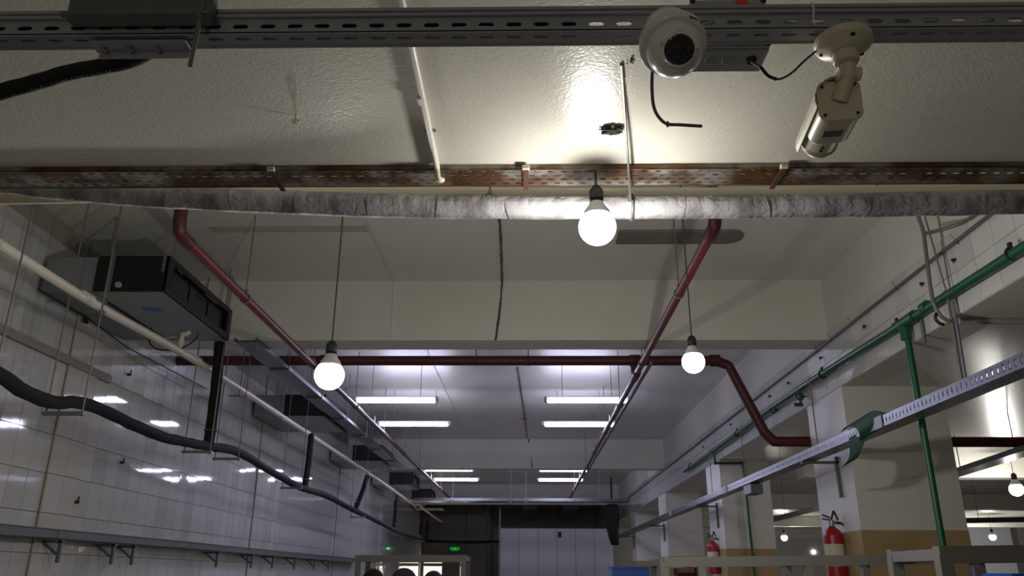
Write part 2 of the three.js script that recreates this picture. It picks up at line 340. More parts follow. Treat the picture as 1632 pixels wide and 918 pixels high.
// ------------------------------------------------------------------ slotted strut rail with its fittings
{
  const y0 = 2.525, zN = -1.199, zF = -1.238, X0 = -1.5, L = 3.0, top = y0 + .041, t = .0025;
  const g = thing('strut_rail', 'grey slotted steel rail carrying the two security cameras', 'rail', V(0, y0, zN));
  const at = q => q.translate(0, -y0, -zN);
  part('near_flange', at(place(slotted(L, .033, t, [.017], .05, .028, .0095), V(X0, y0, zN - t), V(1, 0, 0), V(0, 1, 0))), M.strut, g);
  part('base_plate', at(place(slotted(L, zN - zF, t, [.018], .05, .028, .009), V(X0, y0 + t, zN), V(1, 0, 0), V(0, 0, -1))), M.strut, g);
  part('far_flange', at(box(X0, X0 + L, y0, top, zF - t, zF)), M.strut, g);
  part('top_lip', [at(box(X0, X0 + L, y0 + .0335, y0 + .040, zN - .001, zN + .006)), at(box(X0, X0 + L, y0 + .040, y0 + .045, zN - .004, zN + .001)), at(box(X0, X0 + L, y0 + .045, y0 + .052, zN - .002, zN + .005))], M.strut, g);
  for (const x of [-1.2, 1.25]) part('hanger_rod', at(rod(V(x, y0 + .02, (zN + zF) / 2), V(x, SOFF, (zN + zF) / 2), .005, 8)), M.rodGrey, g);
  // splice cover at the left end
  const c0 = onZ(105, 20, -1.165), c1 = onZ(335, 20, -1.165);
  const s = thing('splice_cover', 'dark grey-green box cover clipped over the slotted rail', 'cover', V((c0.x + c1.x) / 2, 2.54, -1.165));
  const w = c1.x - c0.x;
  part('cover', rbox(w, .085, .026, .004).translate(0, .039, -.0135), M.trunk, s);
  part('cover_lip', rbox(w + .012, .008, .012, .002).translate(0, .002, .004), M.trunk, s);
  part('clip', rbox(.035, .03, .024, .003).translate(.085, .095, -.015), M.black, s);
  const p0 = onY(135, 60, 2.518), p1 = onY(292, 60, 2.518);
  const sp = thing('splice_plate', 'short grey angle plate bolted under the slotted rail', 'plate', V((p0.x + p1.x) / 2, 2.52, -1.225));
  part('flange', rbox(p1.x - p0.x, .004, .034, .001).translate(0, .0, .0), M.strut, sp);
  part('lip', rbox(p1.x - p0.x - .01, .016, .004, .001).translate(0, -.006, -.017), M.strut, sp);
  for (const k of [-.07, -.02, .03]) part('bolt', rod(V(k, -.001, -.002), V(k, -.007, -.002), .006, 6), M.zinc, sp);
  const ra = onZ(325, 0, -1.165), rb = onZ(303, 105, -1.165);
  const ru = ra.clone().addScaledVector(ra.clone().sub(rb).normalize(), (SOFF - ra.y) / (ra.clone().sub(rb).normalize().y));
  single('threaded_rod', [rod(rb, ru, .0042, 8), rod(rb.clone().addScaledVector(ra.clone().sub(rb).normalize(), .1), rb.clone().addScaledVector(ra.clone().sub(rb).normalize(), .108), .009, 6)], M.rodGrey, 'thin grey threaded rod hanging past the box cover', 'rod');
}
// cables inside the rail; the dark one is added to darken the slots
{
  const y = 2.525, dark = [], pale = []; for (let i = 0; i <= 30; i++) { const x = -1.5 + i * .1; dark.push(V(x, y + .047 + .002 * Math.sin(i * 1.9), -1.231)); if (x > .2) pale.push(V(x, y + .034 + .010 * Math.sin(i * 2.7), -1.222)); }
  single('added_dark_cable', hose(dark.slice(0, 17), .0095, 80, 8), M.wire, 'added dark cable inside the slotted rail, closing its bright slots', 'cable');
  single('white_cable', hose(pale, .0055, 80, 8), M.whitePlastic, 'wavy white cable lying inside the slotted rail by the cameras', 'cable');
}
// black insulated hose at the upper left
{
  const pts = [[290, 50], [262, 64], [238, 80], [205, 97], [160, 106], [110, 116], [60, 130], [0, 147], [-80, 166], [-200, 190]].map(([u, v]) => onZ(u, v, -1.30));
  const g = thing('insulated_hose', 'thick black foam hose hanging from the slotted rail', 'hose', pts[2]);
  part('foam_sleeve', hose(pts, .0155, 60, 14, .0009, 60).translate(...pts[2].clone().negate().toArray()), M.foam, g);
  const fr = []; for (let i = 0; i < 34; i++) { const c = new THREE.CatmullRomCurve3(pts).getPoint(.1 + .6 * i / 34); const a = V(c.x, c.y - .0145, c.z + .003).sub(pts[2]); fr.push(rod(a, a.clone().add(V(rr(.002, .006), rr(-.006, -.002), .002)), .0006, 4)); }
  part('frayed_skin', fr, M.greyPlastic, g);
}
// turret camera
{
  const c = onZ(1075, 78, -1.12), g = thing('turret_camera', 'white ball-shaped security camera with dark round lens', 'security camera', c);
  const ax = V(.06, -.90, .42).normalize();
  const o = V(0, 0, 0).addScaledVector(ax, -.078);
  part('base_shell', lathe([[.0001, 0], [.036, 0], [.039, .003], [.040, .014], [.048, .030], [.0555, .050], [.0570, .064], [.0545, .071], [.049, .069], [.0001, .062]], 40, o, ax), M.camWhite, g);
  const look = EYE.clone().sub(c).normalize().add(V(.16, -.02, 0)).normalize(), bc = V(0, 0, 0);
  part('eyeball', ball(bc, .0475, 36, 24), M.camWhite, g);
  const fo = bc.clone().addScaledVector(look, .0395);
  const lens = part('lens_ring', lathe([[.0001, .0], [.0265, .0], [.0275, .006], [.026, .0095], [.0235, .0085], [.0001, .0085]], 36, fo, look), M.camWhite, g);
  part('lens_window', lathe([[.0001, .0095], [.020, .0098], [.0245, .0088], [.0245, .006]], 36, fo, look), M.glassDark, g);
  const e1 = look.clone().cross(UP).normalize(), e2 = e1.clone().cross(look);
  for (let k = 0; k < 18; k++) { const a = k / 18 * Math.PI * 2, p = fo.clone().addScaledVector(look, .0098).addScaledVector(e1, .0205 * Math.cos(a)).addScaledVector(e2, .0205 * Math.sin(a)); part('infrared_diode', ball(p, .0021, 8, 6), M.led, lens); }
  part('lens_core', lathe([[.0001, .0105], [.006, .0108], [.0095, .0100], [.0095, .008]], 24, fo, look), M.black, lens);
  part('visor', torus(fo.clone().addScaledVector(look, .004).addScaledVector(e2, .001), .0285, .0035, look, Math.PI * .9, 24), M.camWhite, g);
  // small printed marks on the shell
  const mk = thingMark(g, c, [[1103, 28, .011, .005], [1110, 31, .008, .0035], [1117, 36, .006, .003]], -1.092);
  part('mounting_plate', rbox(.05, .004, .06, .001).translate(.0, .060, -.055), M.camWhite, g);
}
function thingMark(g, c, list, z) {
  // short dark dashes lying on the shell's skin: cast from the eye on to the shell mesh
  g.updateMatrixWorld(true); const rc = new THREE.Raycaster();
  for (const [u, v, w, h] of list) {
    rc.set(EYE, ray(u, v).normalize()); const hit = rc.intersectObject(g.children[0], false)[0]; if (!hit) continue;
    const n = hit.face.normal.clone(), q = rbox(w, h, .0008, .0002); q.applyQuaternion(new THREE.Quaternion().setFromUnitVectors(V(0, 0, 1), n));
    const p = hit.point.clone().sub(c); q.translate(p.x, p.y, p.z); part('printed_mark', q, M.wireGrey, g);
  }
}
// junction box behind the rail
let knock;
{
  const a = onZ(1103, 78, -1.262), b = onZ(1228, 78, -1.262), y0 = a.y - .002, w = b.x - a.x, top = onZ(1160, 3, -1.262).y, h = top - y0;
  const g = thing('junction_box', 'grey plastic junction box behind the rail with red tag', 'junction box', V((a.x + b.x) / 2, y0, -1.262));
  part('body', rbox(w, h, .072, .005).translate(0, h / 2, -.038), M.greyPlastic, g);
  part('lid', rbox(w * .99, h * .98, .012, .005).translate(0, h / 2, .004), M.greyPlastic, g);
  for (const sx of [-1, 1]) for (const sy of [.06, .94]) part('screw', rod(V(sx * w * .46, h * sy, .008), V(sx * w * .46, h * sy, .0125), .0055, 12), M.wire, g);
  for (const kx of [-.03, .003]) { part('knockout', torus(V(kx, -.0005, -.032), .0125, .0013, UP), M.greyPlastic, g); part('knockout', torus(V(kx, -.0005, -.032), .007, .0012, UP), M.greyPlastic, g); }
  part('cable_gland', rod(V(.045, .002, -.03), V(.045, -.006, -.03), .010, 14), M.wire, g);
  part('tag', rbox(.021, .016, .0015, .0005).rotateZ(.2).translate(.026, h * .90, .012), M.redTag, g).userData.label = 'small red tape tag';
  knock = V((a.x + b.x) / 2 + .045, y0 - .006, -1.292);
}
// bullet camera
{
  const base = onY(1343, 62, 2.517), g = thing('bullet_camera', 'aged cream bullet security camera on a jointed bracket', 'security camera', base);
  const loc = p => p.clone().sub(base);
  part('bracket_base', lathe([[.0001, 0], [.049, 0], [.0505, -.004], [.0505, -.012], [.047, -.017], [.026, -.028], [.021, -.036], [.0001, -.036]], 40, V(0, 0, 0), UP), M.agedPlastic, g);
  for (const [x, z] of [[.037, -.016], [-.034, -.018], [0, .04]]) part('screw', rod(V(x, -.014, z), V(x, -.022, z), .0045, 10), M.wire, g);
  part('collar', lathe([[.0001, -.030], [.0215, -.030], [.0225, -.034], [.0225, -.048], [.019, -.054], [.0001, -.054]], 28, V(0, 0, 0), UP), M.agedPlastic, g);
  const rear = loc(onZ(1338, 160, -1.25)), front = loc(onZ(1306, 226, -1.425)), d = front.clone().sub(rear), L = d.length(); d.normalize();
  const knuckle = loc(onZ(1352, 118, -1.225));
  part('joint', [rod(V(0.004, -.05, 0), knuckle, .0125, 14), ball(knuckle, .0165, 18, 12), rod(knuckle.clone().add(V(-.02, 0, 0)), knuckle.clone().add(V(.02, 0, 0)), .0125, 16), rod(knuckle, rear.clone().addScaledVector(d, .002), .0145, 16, .016)], M.agedPlastic, g);
  part('adjusting_slot', rbox(.013, .014, .004, .001).translate(knuckle.x - .002, knuckle.y + .026, knuckle.z + .0125), M.wire, g);
  // housing: rounded square behind, round barrel in front
  const side = UP.clone().cross(d).normalize(), up = d.clone().cross(side).normalize(), basis = new THREE.Matrix4().makeBasis(side, up, d);
  const put = q => { q.applyMatrix4(basis); return q.translate(rear.x, rear.y, rear.z); };
  const sq = (w, r) => { const s = new THREE.Shape(), a = w / 2; s.moveTo(-a + r, -a); s.lineTo(a - r, -a); s.quadraticCurveTo(a, -a, a, -a + r); s.lineTo(a, a - r); s.quadraticCurveTo(a, a, a - r, a); s.lineTo(-a + r, a); s.quadraticCurveTo(-a, a, -a, a - r); s.lineTo(-a, -a + r); s.quadraticCurveTo(-a, -a, -a + r, -a); return s; };
  part('rear_plate', put(new THREE.ExtrudeGeometry(sq(.074, .016), { depth: .006, bevelEnabled: true, bevelSize: .0015, bevelThickness: .0015, bevelSegments: 2, curveSegments: 8 })), M.agedPlastic, g);
  for (const sx of [-1, 1]) for (const sy of [-1, 1]) part('screw', put(rod(V(sx * .028, sy * .028, -.004), V(sx * .028, sy * .028, .001), .003, 10)), M.wire, g);
  part('housing', put(new THREE.ExtrudeGeometry(sq(.072, .022), { depth: L * .52, bevelEnabled: true, bevelSize: .002, bevelThickness: .003, bevelSegments: 2, curveSegments: 10 }).translate(0, 0, .01)), M.agedPlastic, g);
  part('barrel', put(lathe([[.0001, 0], [.0345, 0], [.0355, .004], [.034, .010], [.0335, L * .40], [.0355, L * .41], [.0355, L * .46], [.031, L * .50], [.0001, L * .50]], 36, V(0, 0, L * .55), V(0, 0, 1))), M.agedPlastic, g);
  part('lens_window', put(lathe([[.0001, L * 1.055], [.026, L * 1.054], [.029, L * 1.045]], 30, V(0, 0, 0), V(0, 0, 1))), M.glassDark, g);
  part('rating_label', put(rbox(.036, .0012, .028, .0004).translate(.004, -.0375, L * .33)), M.wireGrey, g).userData.label = 'dull grey rating label';
  for (const k of [.0, .014]) part('adjuster_hole', put(rod(V(.008, -.0345, L * .72 + k), V(.008, -.0365, L * .72 + k), .0035, 10)), M.wire, g);
  // sun shield along the upper left
  const sh = []; for (let k = 0; k < 9; k++) { const a0 = Math.PI * (-.06 + .085 * k), R = .0435; const q = new THREE.BoxGeometry(.0145, .0022, L * 1.12); q.rotateZ(a0 - Math.PI / 2); q.translate(R * Math.cos(a0), R * Math.sin(a0), L * .5); sh.push(put(q)); }
  part('sun_shield', sh, M.agedPlastic, g);
  part('shield_screw', put(rod(V(-.036, .012, L * .3), V(-.047, .015, L * .3), .004, 8)), M.zinc, g);
  // its lead into the junction box
  const wp = [knock, onZ(1213, 108, -1.29), onZ(1224, 121, -1.285), onZ(1242, 126, -1.275), onZ(1262, 116, -1.26), onZ(1282, 97, -1.24), onZ(1300, 82, -1.225)].map(loc);
  part('lead', hose(wp, .0022, 50, 8), M.wireGrey, g);
  part('lead_sleeve', hose([wp[1], wp[2], loc(onZ(1236, 126, -1.278))], .0036, 16, 8), M.wire, g);
}
// zip tie and loose cables on the rail
{
  const a = onZ(1297, 14, -1.19), b = onZ(1298, 40, -1.19);
  single('cable_tie', [hose([a.clone().add(V(0, .012, -.01)), a, onZ(1296, 26, -1.188), b], .0016, 16, 6), rod(a, a.clone().add(V(-.004, .009, .006)), .0018, 6)], M.whitePlastic, 'white cable tie looped around the slotted rail', 'cable tie');
  const y = 2.585;
  for (const [k, list, lab] of [[0, [[1568, 14], [1590, 9], [1615, 8], [1660, 4]], 'upper of two white cables lying on the rail end'], [1, [[1585, 14], [1608, 12], [1632, 13], [1660, 12]], 'lower of two white cables lying on the rail end']])
    single('white_cable', hose(list.map(([u, v]) => onZ(u, v, -1.225 - .008 * k)), .0026, 24, 8), M.whitePlastic, lab, 'cable');
}
// bent rod hanging by the turret camera
single('bent_conduit', [hose([onZ(1040, 60, -1.27), onZ(1040, 105, -1.27), onZ(1039, 135, -1.27), onZ(1041, 165, -1.27), onZ(1048, 184, -1.27), onZ(1062, 197, -1.27), onZ(1085, 199, -1.27), onZ(1117, 201, -1.27)], .0031, 60, 10), torus(onZ(1064, 198, -1.27), .0035, .0024, V(1, 0, 0))], M.wireGrey, 'thin dark bent conduit stub below the turret camera', 'conduit');
// conduit across the lowered ceiling
{
  const y = SOFF - .013, a = onY(636, -20, y), b = onY(696, 265, y), g = thing('white_conduit', 'thin white conduit running along the lowered ceiling', 'conduit', b);
  const loc = p => p.clone().sub(b), c = a.clone().add(a.clone().sub(b).multiplyScalar(.6));
  part('conduit', rod(loc(c), V(0, 0, 0), .0095, 14), M.whitePlastic, g);
  part('joint_sleeve', (() => { const m = onY(671, 163, y).sub(b); return rod(m, m.clone().add(loc(a).normalize().multiplyScalar(.03)), .011, 14); })(), M.whitePlastic, g);
  part('end_bend', hose([V(-.001, 0, .01), V(0, -.002, -.002), V(.001, -.014, -.010), V(.003, -.030, -.013), V(.009, -.038, -.02), V(.015, -.032, -.030)], .0092, 24, 12), M.creamPlastic, g);
  for (const t of [.3, 1.1]) { const m = loc(c).multiplyScalar(t * .5); part('saddle', rbox(.035, .004, .012, .001).translate(m.x, .011, m.z), M.zinc, g); }
}
// hook with loose wire ends in the lowered ceiling
{
  const p = onY(472, 184, SOFF), g = thing('ceiling_hook', 'small painted hook stub in the lowered ceiling', 'hook', p);
  part('shank', rod(V(0, 0, 0), V(.001, -.016, 0), .0035, 8), M.creamPlastic, g);
  part('eye', torus(V(.004, -.021, .001), .006, .0025, V(.3, 0, 1)), M.creamPlastic, g);
  part('wire_end', hose([V(0, -.012, 0), V(-.008, -.018, .004), V(-.005, -.028, .0)], .0016, 10, 6), M.creamPlastic, g);
}
// ragged clump, stay rod and rust spots on the lowered ceiling
{
  const p = onY(975, 205, SOFF), g = thing('debris_clump', 'ragged dark clump stuck to the lowered ceiling by rod', 'debris', p);
  const s = new THREE.IcosahedronGeometry(.026, 4), q = s.attributes.position;
  for (let i = 0; i < q.count; i++) { const x = q.getX(i), y = q.getY(i), z = q.getZ(i), k = 1 + .55 * (vnoise(x * 130 + 9, z * 130 + y * 90, 64, 4) - .5) + .35 * (vnoise(x * 260, z * 260 + 7, 128, 6) - .5); q.setXYZ(i, x * 1.25 * k, y * .42 * k - .004, z * .75 * k); }
  s.computeVertexNormals(); part('crust', s, M.debris, g);
  for (let i = 0; i < 16; i++) { const a = rr(0, 6.28), r = rr(.018, .033); const c = new THREE.TetrahedronGeometry(rr(.004, .009)); c.rotateX(rr(0, 3)); c.rotateZ(rr(0, 3)); c.translate(r * 1.2 * Math.cos(a), -.004 - rr(0, .006), r * .7 * Math.sin(a)); part('splinter', c, i % 3 ? M.debris : M.chip, g); }
  const t = onY(991, 102, SOFF);
  const f = thing('rust_fragment', 'rusty plaster fragment beside the stay rod anchor', 'debris', onY(1004, 96, SOFF));
  for (let i = 0; i < 5; i++) { const c = new THREE.TetrahedronGeometry(rr(.003, .006)); c.rotateX(rr(0, 3)); c.translate(rr(-.01, .01), -.003, rr(-.01, .01)); part('flake', c, i % 2 ? M.chip : M.rustDark, f); }
}
// rusty perforated tray along the lowered ceiling edge
{
  const y = 2.80, z0 = -2.232, z1 = -2.345, X0 = -2.3, L = 4.8, g = thing('perforated_tray', 'rusty perforated cable tray along the lowered ceiling edge', 'cable tray', V(0, y, (z0 + z1) / 2));
  const at = q => q.translate(0, -y, -(z0 + z1) / 2);
  part('base_plate', at(place(slotted(L, z0 - z1, .002, [.016, .042, .068, .095], .042, .022, .0085, .021), V(X0, y + .002, z0), V(1, 0, 0), V(0, 0, -1))), M.rust, g);
  part('near_side', at(box(X0, X0 + L, y, y + .022, z0 - .002, z0)), M.rust, g);
  part('far_side', at(box(X0, X0 + L, y, y + .028, z1, z1 + .002)), M.rust, g);
  for (const u of [432, 838, 1247]) {
    const p = onY(u, 272, y); const k = part('bracket', at([box(p.x - .008, p.x + .008, y - .004, y + .0, z1 - .02, z0 + .004)].concat([box(p.x - .008, p.x + .008, y - .004, SOFF, z1 - .024, z1 - .02)])[0]), M.rustDark, g);
    part('clip', at(rbox(.024, .014, .016, .003).translate(p.x, y + .004, z0 + .006)), M.creamPlastic, k);
  }
  for (const x of [-1.9, -.6, .7, 2.0]) part('hanger', at(box(x - .01, x + .01, y + .02, SOFF, z0 - .07, z0 - .05)), M.rustDark, g);
}
// cream pipe and cloth-wrapped pipe behind the tray
{
  const cr = [[-260, 318], [0, 316], [545, 307], [1000, 310], [1632, 303], [1900, 300]].map(([u, v]) => onZ(u, v, -2.56));
  const g = thing('cream_pipe', 'straight cream plastic pipe behind the cloth-wrapped pipe', 'pipe', cr[2]);
  part('pipe_run', hose(cr.map(p => p.clone().sub(cr[2])), .0225, 60, 16), M.creamPipe, g);
  for (const u of [-100, 760, 1400]) { const p = onZ(u, 308, -2.56).sub(cr[2]); part('hanger', rod(V(p.x, .02, 0), V(p.x, 3.04 - cr[2].y, 0), .004, 6), M.rodGrey, g); }
  const wr = [[-300, 262], [-120, 277], [0, 289], [100, 300], [220, 311], [400, 320], [600, 327], [800, 330], [1050, 330], [1300, 328], [1632, 322], [1900, 318]].map(([u, v]) => onZ(u, v, -2.45));
  const w = thing('wrapped_pipe', 'sagging grey cloth-wrapped pipe under the rusty tray', 'pipe', wr[7]);
  const loc = p => p.clone().sub(wr[7]);
  part('cloth_wrap', hose(wr.map(loc), .041, 420, 28, .0016, 11), M.cloth, w);
  for (let i = 0; i < 16; i++) { const c = new THREE.CatmullRomCurve3(wr.map(loc)); const p = c.getPoint(.14 + i * .05), d = c.getTangent(.14 + i * .05).add(V(0, rr(-.3, .3), rr(-.3, .3))); part('wrap_fold', torus(p, .0412, .0018, d), M.cloth, w); }
  const a = onY(991, 102, SOFF), b = onZ(1005, 320, -2.405);
  single('stay_rod', [rod(a, b, .0038, 8), rod(a, a.clone().lerp(b, .1), .006, 8)], M.zinc, 'thin steel stay rod from the lowered ceiling to the wrapped pipe', 'rod');
  part('rod_clamp', torus(loc(onZ(1006, 330, -2.45)), .043, .005, V(1, 0, 0)), M.rodGrey, w); part('rod_nut', [rod(loc(onZ(1003, 311, -2.41)), loc(onZ(1006, 321, -2.41)), .011, 6)], M.wireGrey, w);
  const s = onZ(781, 312, -2.43); part('clamp', [rod(loc(s), loc(V(s.x, 3.04, -2.43)), .004, 6), rbox(.03, .012, .02, .003).translate(...loc(s).toArray()), rbox(.012, .02, .012, .002).translate(...loc(s).add(V(.0, .008, 0)).toArray())], M.wireGrey, w);
}
// ------------------------------------------------------------------ high ceiling: cables, seams, patches
{
  const y = CEIL - .008, zb = beamsZ[0] + .01;
  const pts = [onY(795, 330, y), onY(798, 380, y), onY(800, 440, y), onZ(800, 452, zb), onZ(797, 490, zb), onZ(793, 520, zb), onZ(790, 541, zb)];
  const g = thing('ceiling_cable', 'dark knotted cable crossing the high ceiling and down the first cross beam', 'cable', pts[3]);
  part('cable', hose(pts.map(p => p.clone().sub(pts[3])), .011, 120, 8, .004, 38), M.wireGrey, g);
  const q = [onY(825, 586, y), onY(830, 620, y), onY(836, 662, y), onY(840, 695, y), onZ(843, 702, beamsZ[1] + .01), onZ(848, 745, beamsZ[1] + .01)];
  const h = thing('ceiling_cable', 'dark cable crossing the bay between the two rows of tube lamps', 'cable', q[2]);
  part('cable', hose(q.map(p => p.clone().sub(q[2])), .012, 90, 8, .004, 30), M.wireGrey, h);
  part('sprinkler_head', [rod(V(0, .005, 0), V(0, -.07, 0), .02, 10), lathe([[.0001, 0], [.05, 0], [.055, .008], [.0001, .01]], 16, V(0, -.08, 0), UP)], M.red, h);
  const sx = -1.44;
  const seam = thing('trim_strip', 'thin painted-over seam strip on the high ceiling and first beam', 'seam strip', V(sx, CEIL, -8));
  seam.userData.kind = 'structure';
  part('ceiling_seam', box(-.012, .012, -.014, 0, 4.6, -.08), M.plaster, seam);
  part('beam_seam', box(-.012, .012, BEAM - CEIL, 0, -.08, -.066), M.plaster, seam);
  part('far_seam', box(-.012, .012, -.014, 0, -.5, -10.7), M.plaster, seam);
  // flat grey band with one rounded end, set on the ceiling
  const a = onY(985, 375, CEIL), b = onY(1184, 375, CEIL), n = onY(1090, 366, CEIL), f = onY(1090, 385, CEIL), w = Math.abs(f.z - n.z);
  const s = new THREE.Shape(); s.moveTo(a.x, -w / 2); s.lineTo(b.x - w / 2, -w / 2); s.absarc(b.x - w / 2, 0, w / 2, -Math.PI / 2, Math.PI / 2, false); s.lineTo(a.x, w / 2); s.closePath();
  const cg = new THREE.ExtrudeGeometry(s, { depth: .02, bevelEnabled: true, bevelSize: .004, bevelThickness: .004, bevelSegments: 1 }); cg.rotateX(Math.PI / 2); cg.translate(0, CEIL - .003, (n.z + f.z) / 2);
  single('ceiling_band', cg, std({ color: 0x6f7069, roughness: .6 }), 'long flat grey band with rounded end on the high ceiling', 'plate');
  const a2 = onY(335, 364, CEIL), b2 = onY(585, 364, CEIL);
  single('ceiling_band', box(a2.x, b2.x, CEIL - .012, CEIL, a2.z - .07, a2.z + .07), std({ color: 0xb0aca0, roughness: .6 }), 'long flat pale band on the high ceiling near the left red pipe', 'plate');  // flat paler band set on the ceiling
}
// ------------------------------------------------------------------ red sprinkler pipes
{
  const z = -9.2, Y = 4.0, pts = [V(-4.2, Y, z), V(2.22, Y, z), V(2.36, Y - .06, z), V(2.70, 3.16, z), V(2.80, 3.05, z), V(16.9, 3.045, z)];
  const g = thing('sprinkler_main', 'thick dark red sprinkler main crossing below the first beam', 'pipe', V(0, Y, z)), loc = p => p.clone().sub(V(0, Y, z));
  part('main_run', poly(pts.map(loc), .058, 20), M.redDark, g);
  for (const [x, y0] of [[2.2, Y], [1.26, Y], [-2.42, Y]]) part('coupling', rod(loc(V(x - .06, y0, z)), loc(V(x + .06, y0, z)), .07, 20), M.redDark, g);
  for (const x of [-3.3, -.62, .0]) part('hanger', [rod(loc(V(x, Y + .05, z)), loc(V(x, CEIL, z)), .006, 6), torus(loc(V(x, Y, z)), .062, .006, V(1, 0, 0))], M.redDark, g);
  for (const [x, top, label, zEnd] of [[-2.42, -5.05, 'red sprinkler branch pipe beside the black air-conditioning units', -25.8], [1.26, -4.95, 'red sprinkler branch pipe beside the pale-corded bulb', -26]]) {
    const y = 3.82, b = thing('sprinkler_branch', label, 'pipe', V(x, y, top));
    part('branch_run', rod(V(0, 0, 0), V(0, 0, -9.2 - top), .037, 16), M.red, b);
    part('far_run', rod(V(0, 0, -9.2 - top), V(0, 0, zEnd - top), .035, 16), M.branchDark, b);
    part('elbow', [hose([V(0, 0, -.16), V(0, 0, -.05), V(0, .025, .02), V(0, .11, .045), V(0, .2, .045)], .045, 24, 16)], M.redDark, b);
    part('riser', rod(V(0, .15, .045), V(0, CEIL - y, .045), .036, 14), M.rodGrey, b);
    part('tee', [rod(V(0, 0, -9.2 - top + .14), V(0, 0, -9.2 - top - .14), .05, 16), rod(V(0, 0, -9.2 - top), V(0, .14, -9.2 - top), .05, 16)], M.redDark, b);
    for (let k = 0; k < 8; k++) {
      const zz = -1.35 - k * 2.3;
      const hg = part('hanger', [torus(V(0, 0, zz), .042, .006, V(0, 0, 1)), rod(V(0, .04, zz), V(0, CEIL - y, zz), .0055, 6), rbox(.025, .04, .02, .003).translate(0, .06, zz)], M.rodGrey, b);
      part('hanger_nut', rod(V(-.05, .0, zz), V(.05, .0, zz), .008, 6), M.zinc, hg);
    }
    for (const zh of [-7.4, -10.7, -15.2]) part('sprinkler_head', [rod(V(0, .03, zh), V(0, .13, zh), .012, 8), lathe([[.0001, 0], [.03, 0], [.03, .006], [.0001, .008]], 12, V(0, .13, zh), UP)], M.zinc, b);
    // grey conduit clipped alongside the farther stretch
    if (x > 0) part('conduit', rod(V(.09, -.02, -3.6), V(.06, -.02, -14.5), .02, 10), M.rodGrey, b);
  }
}
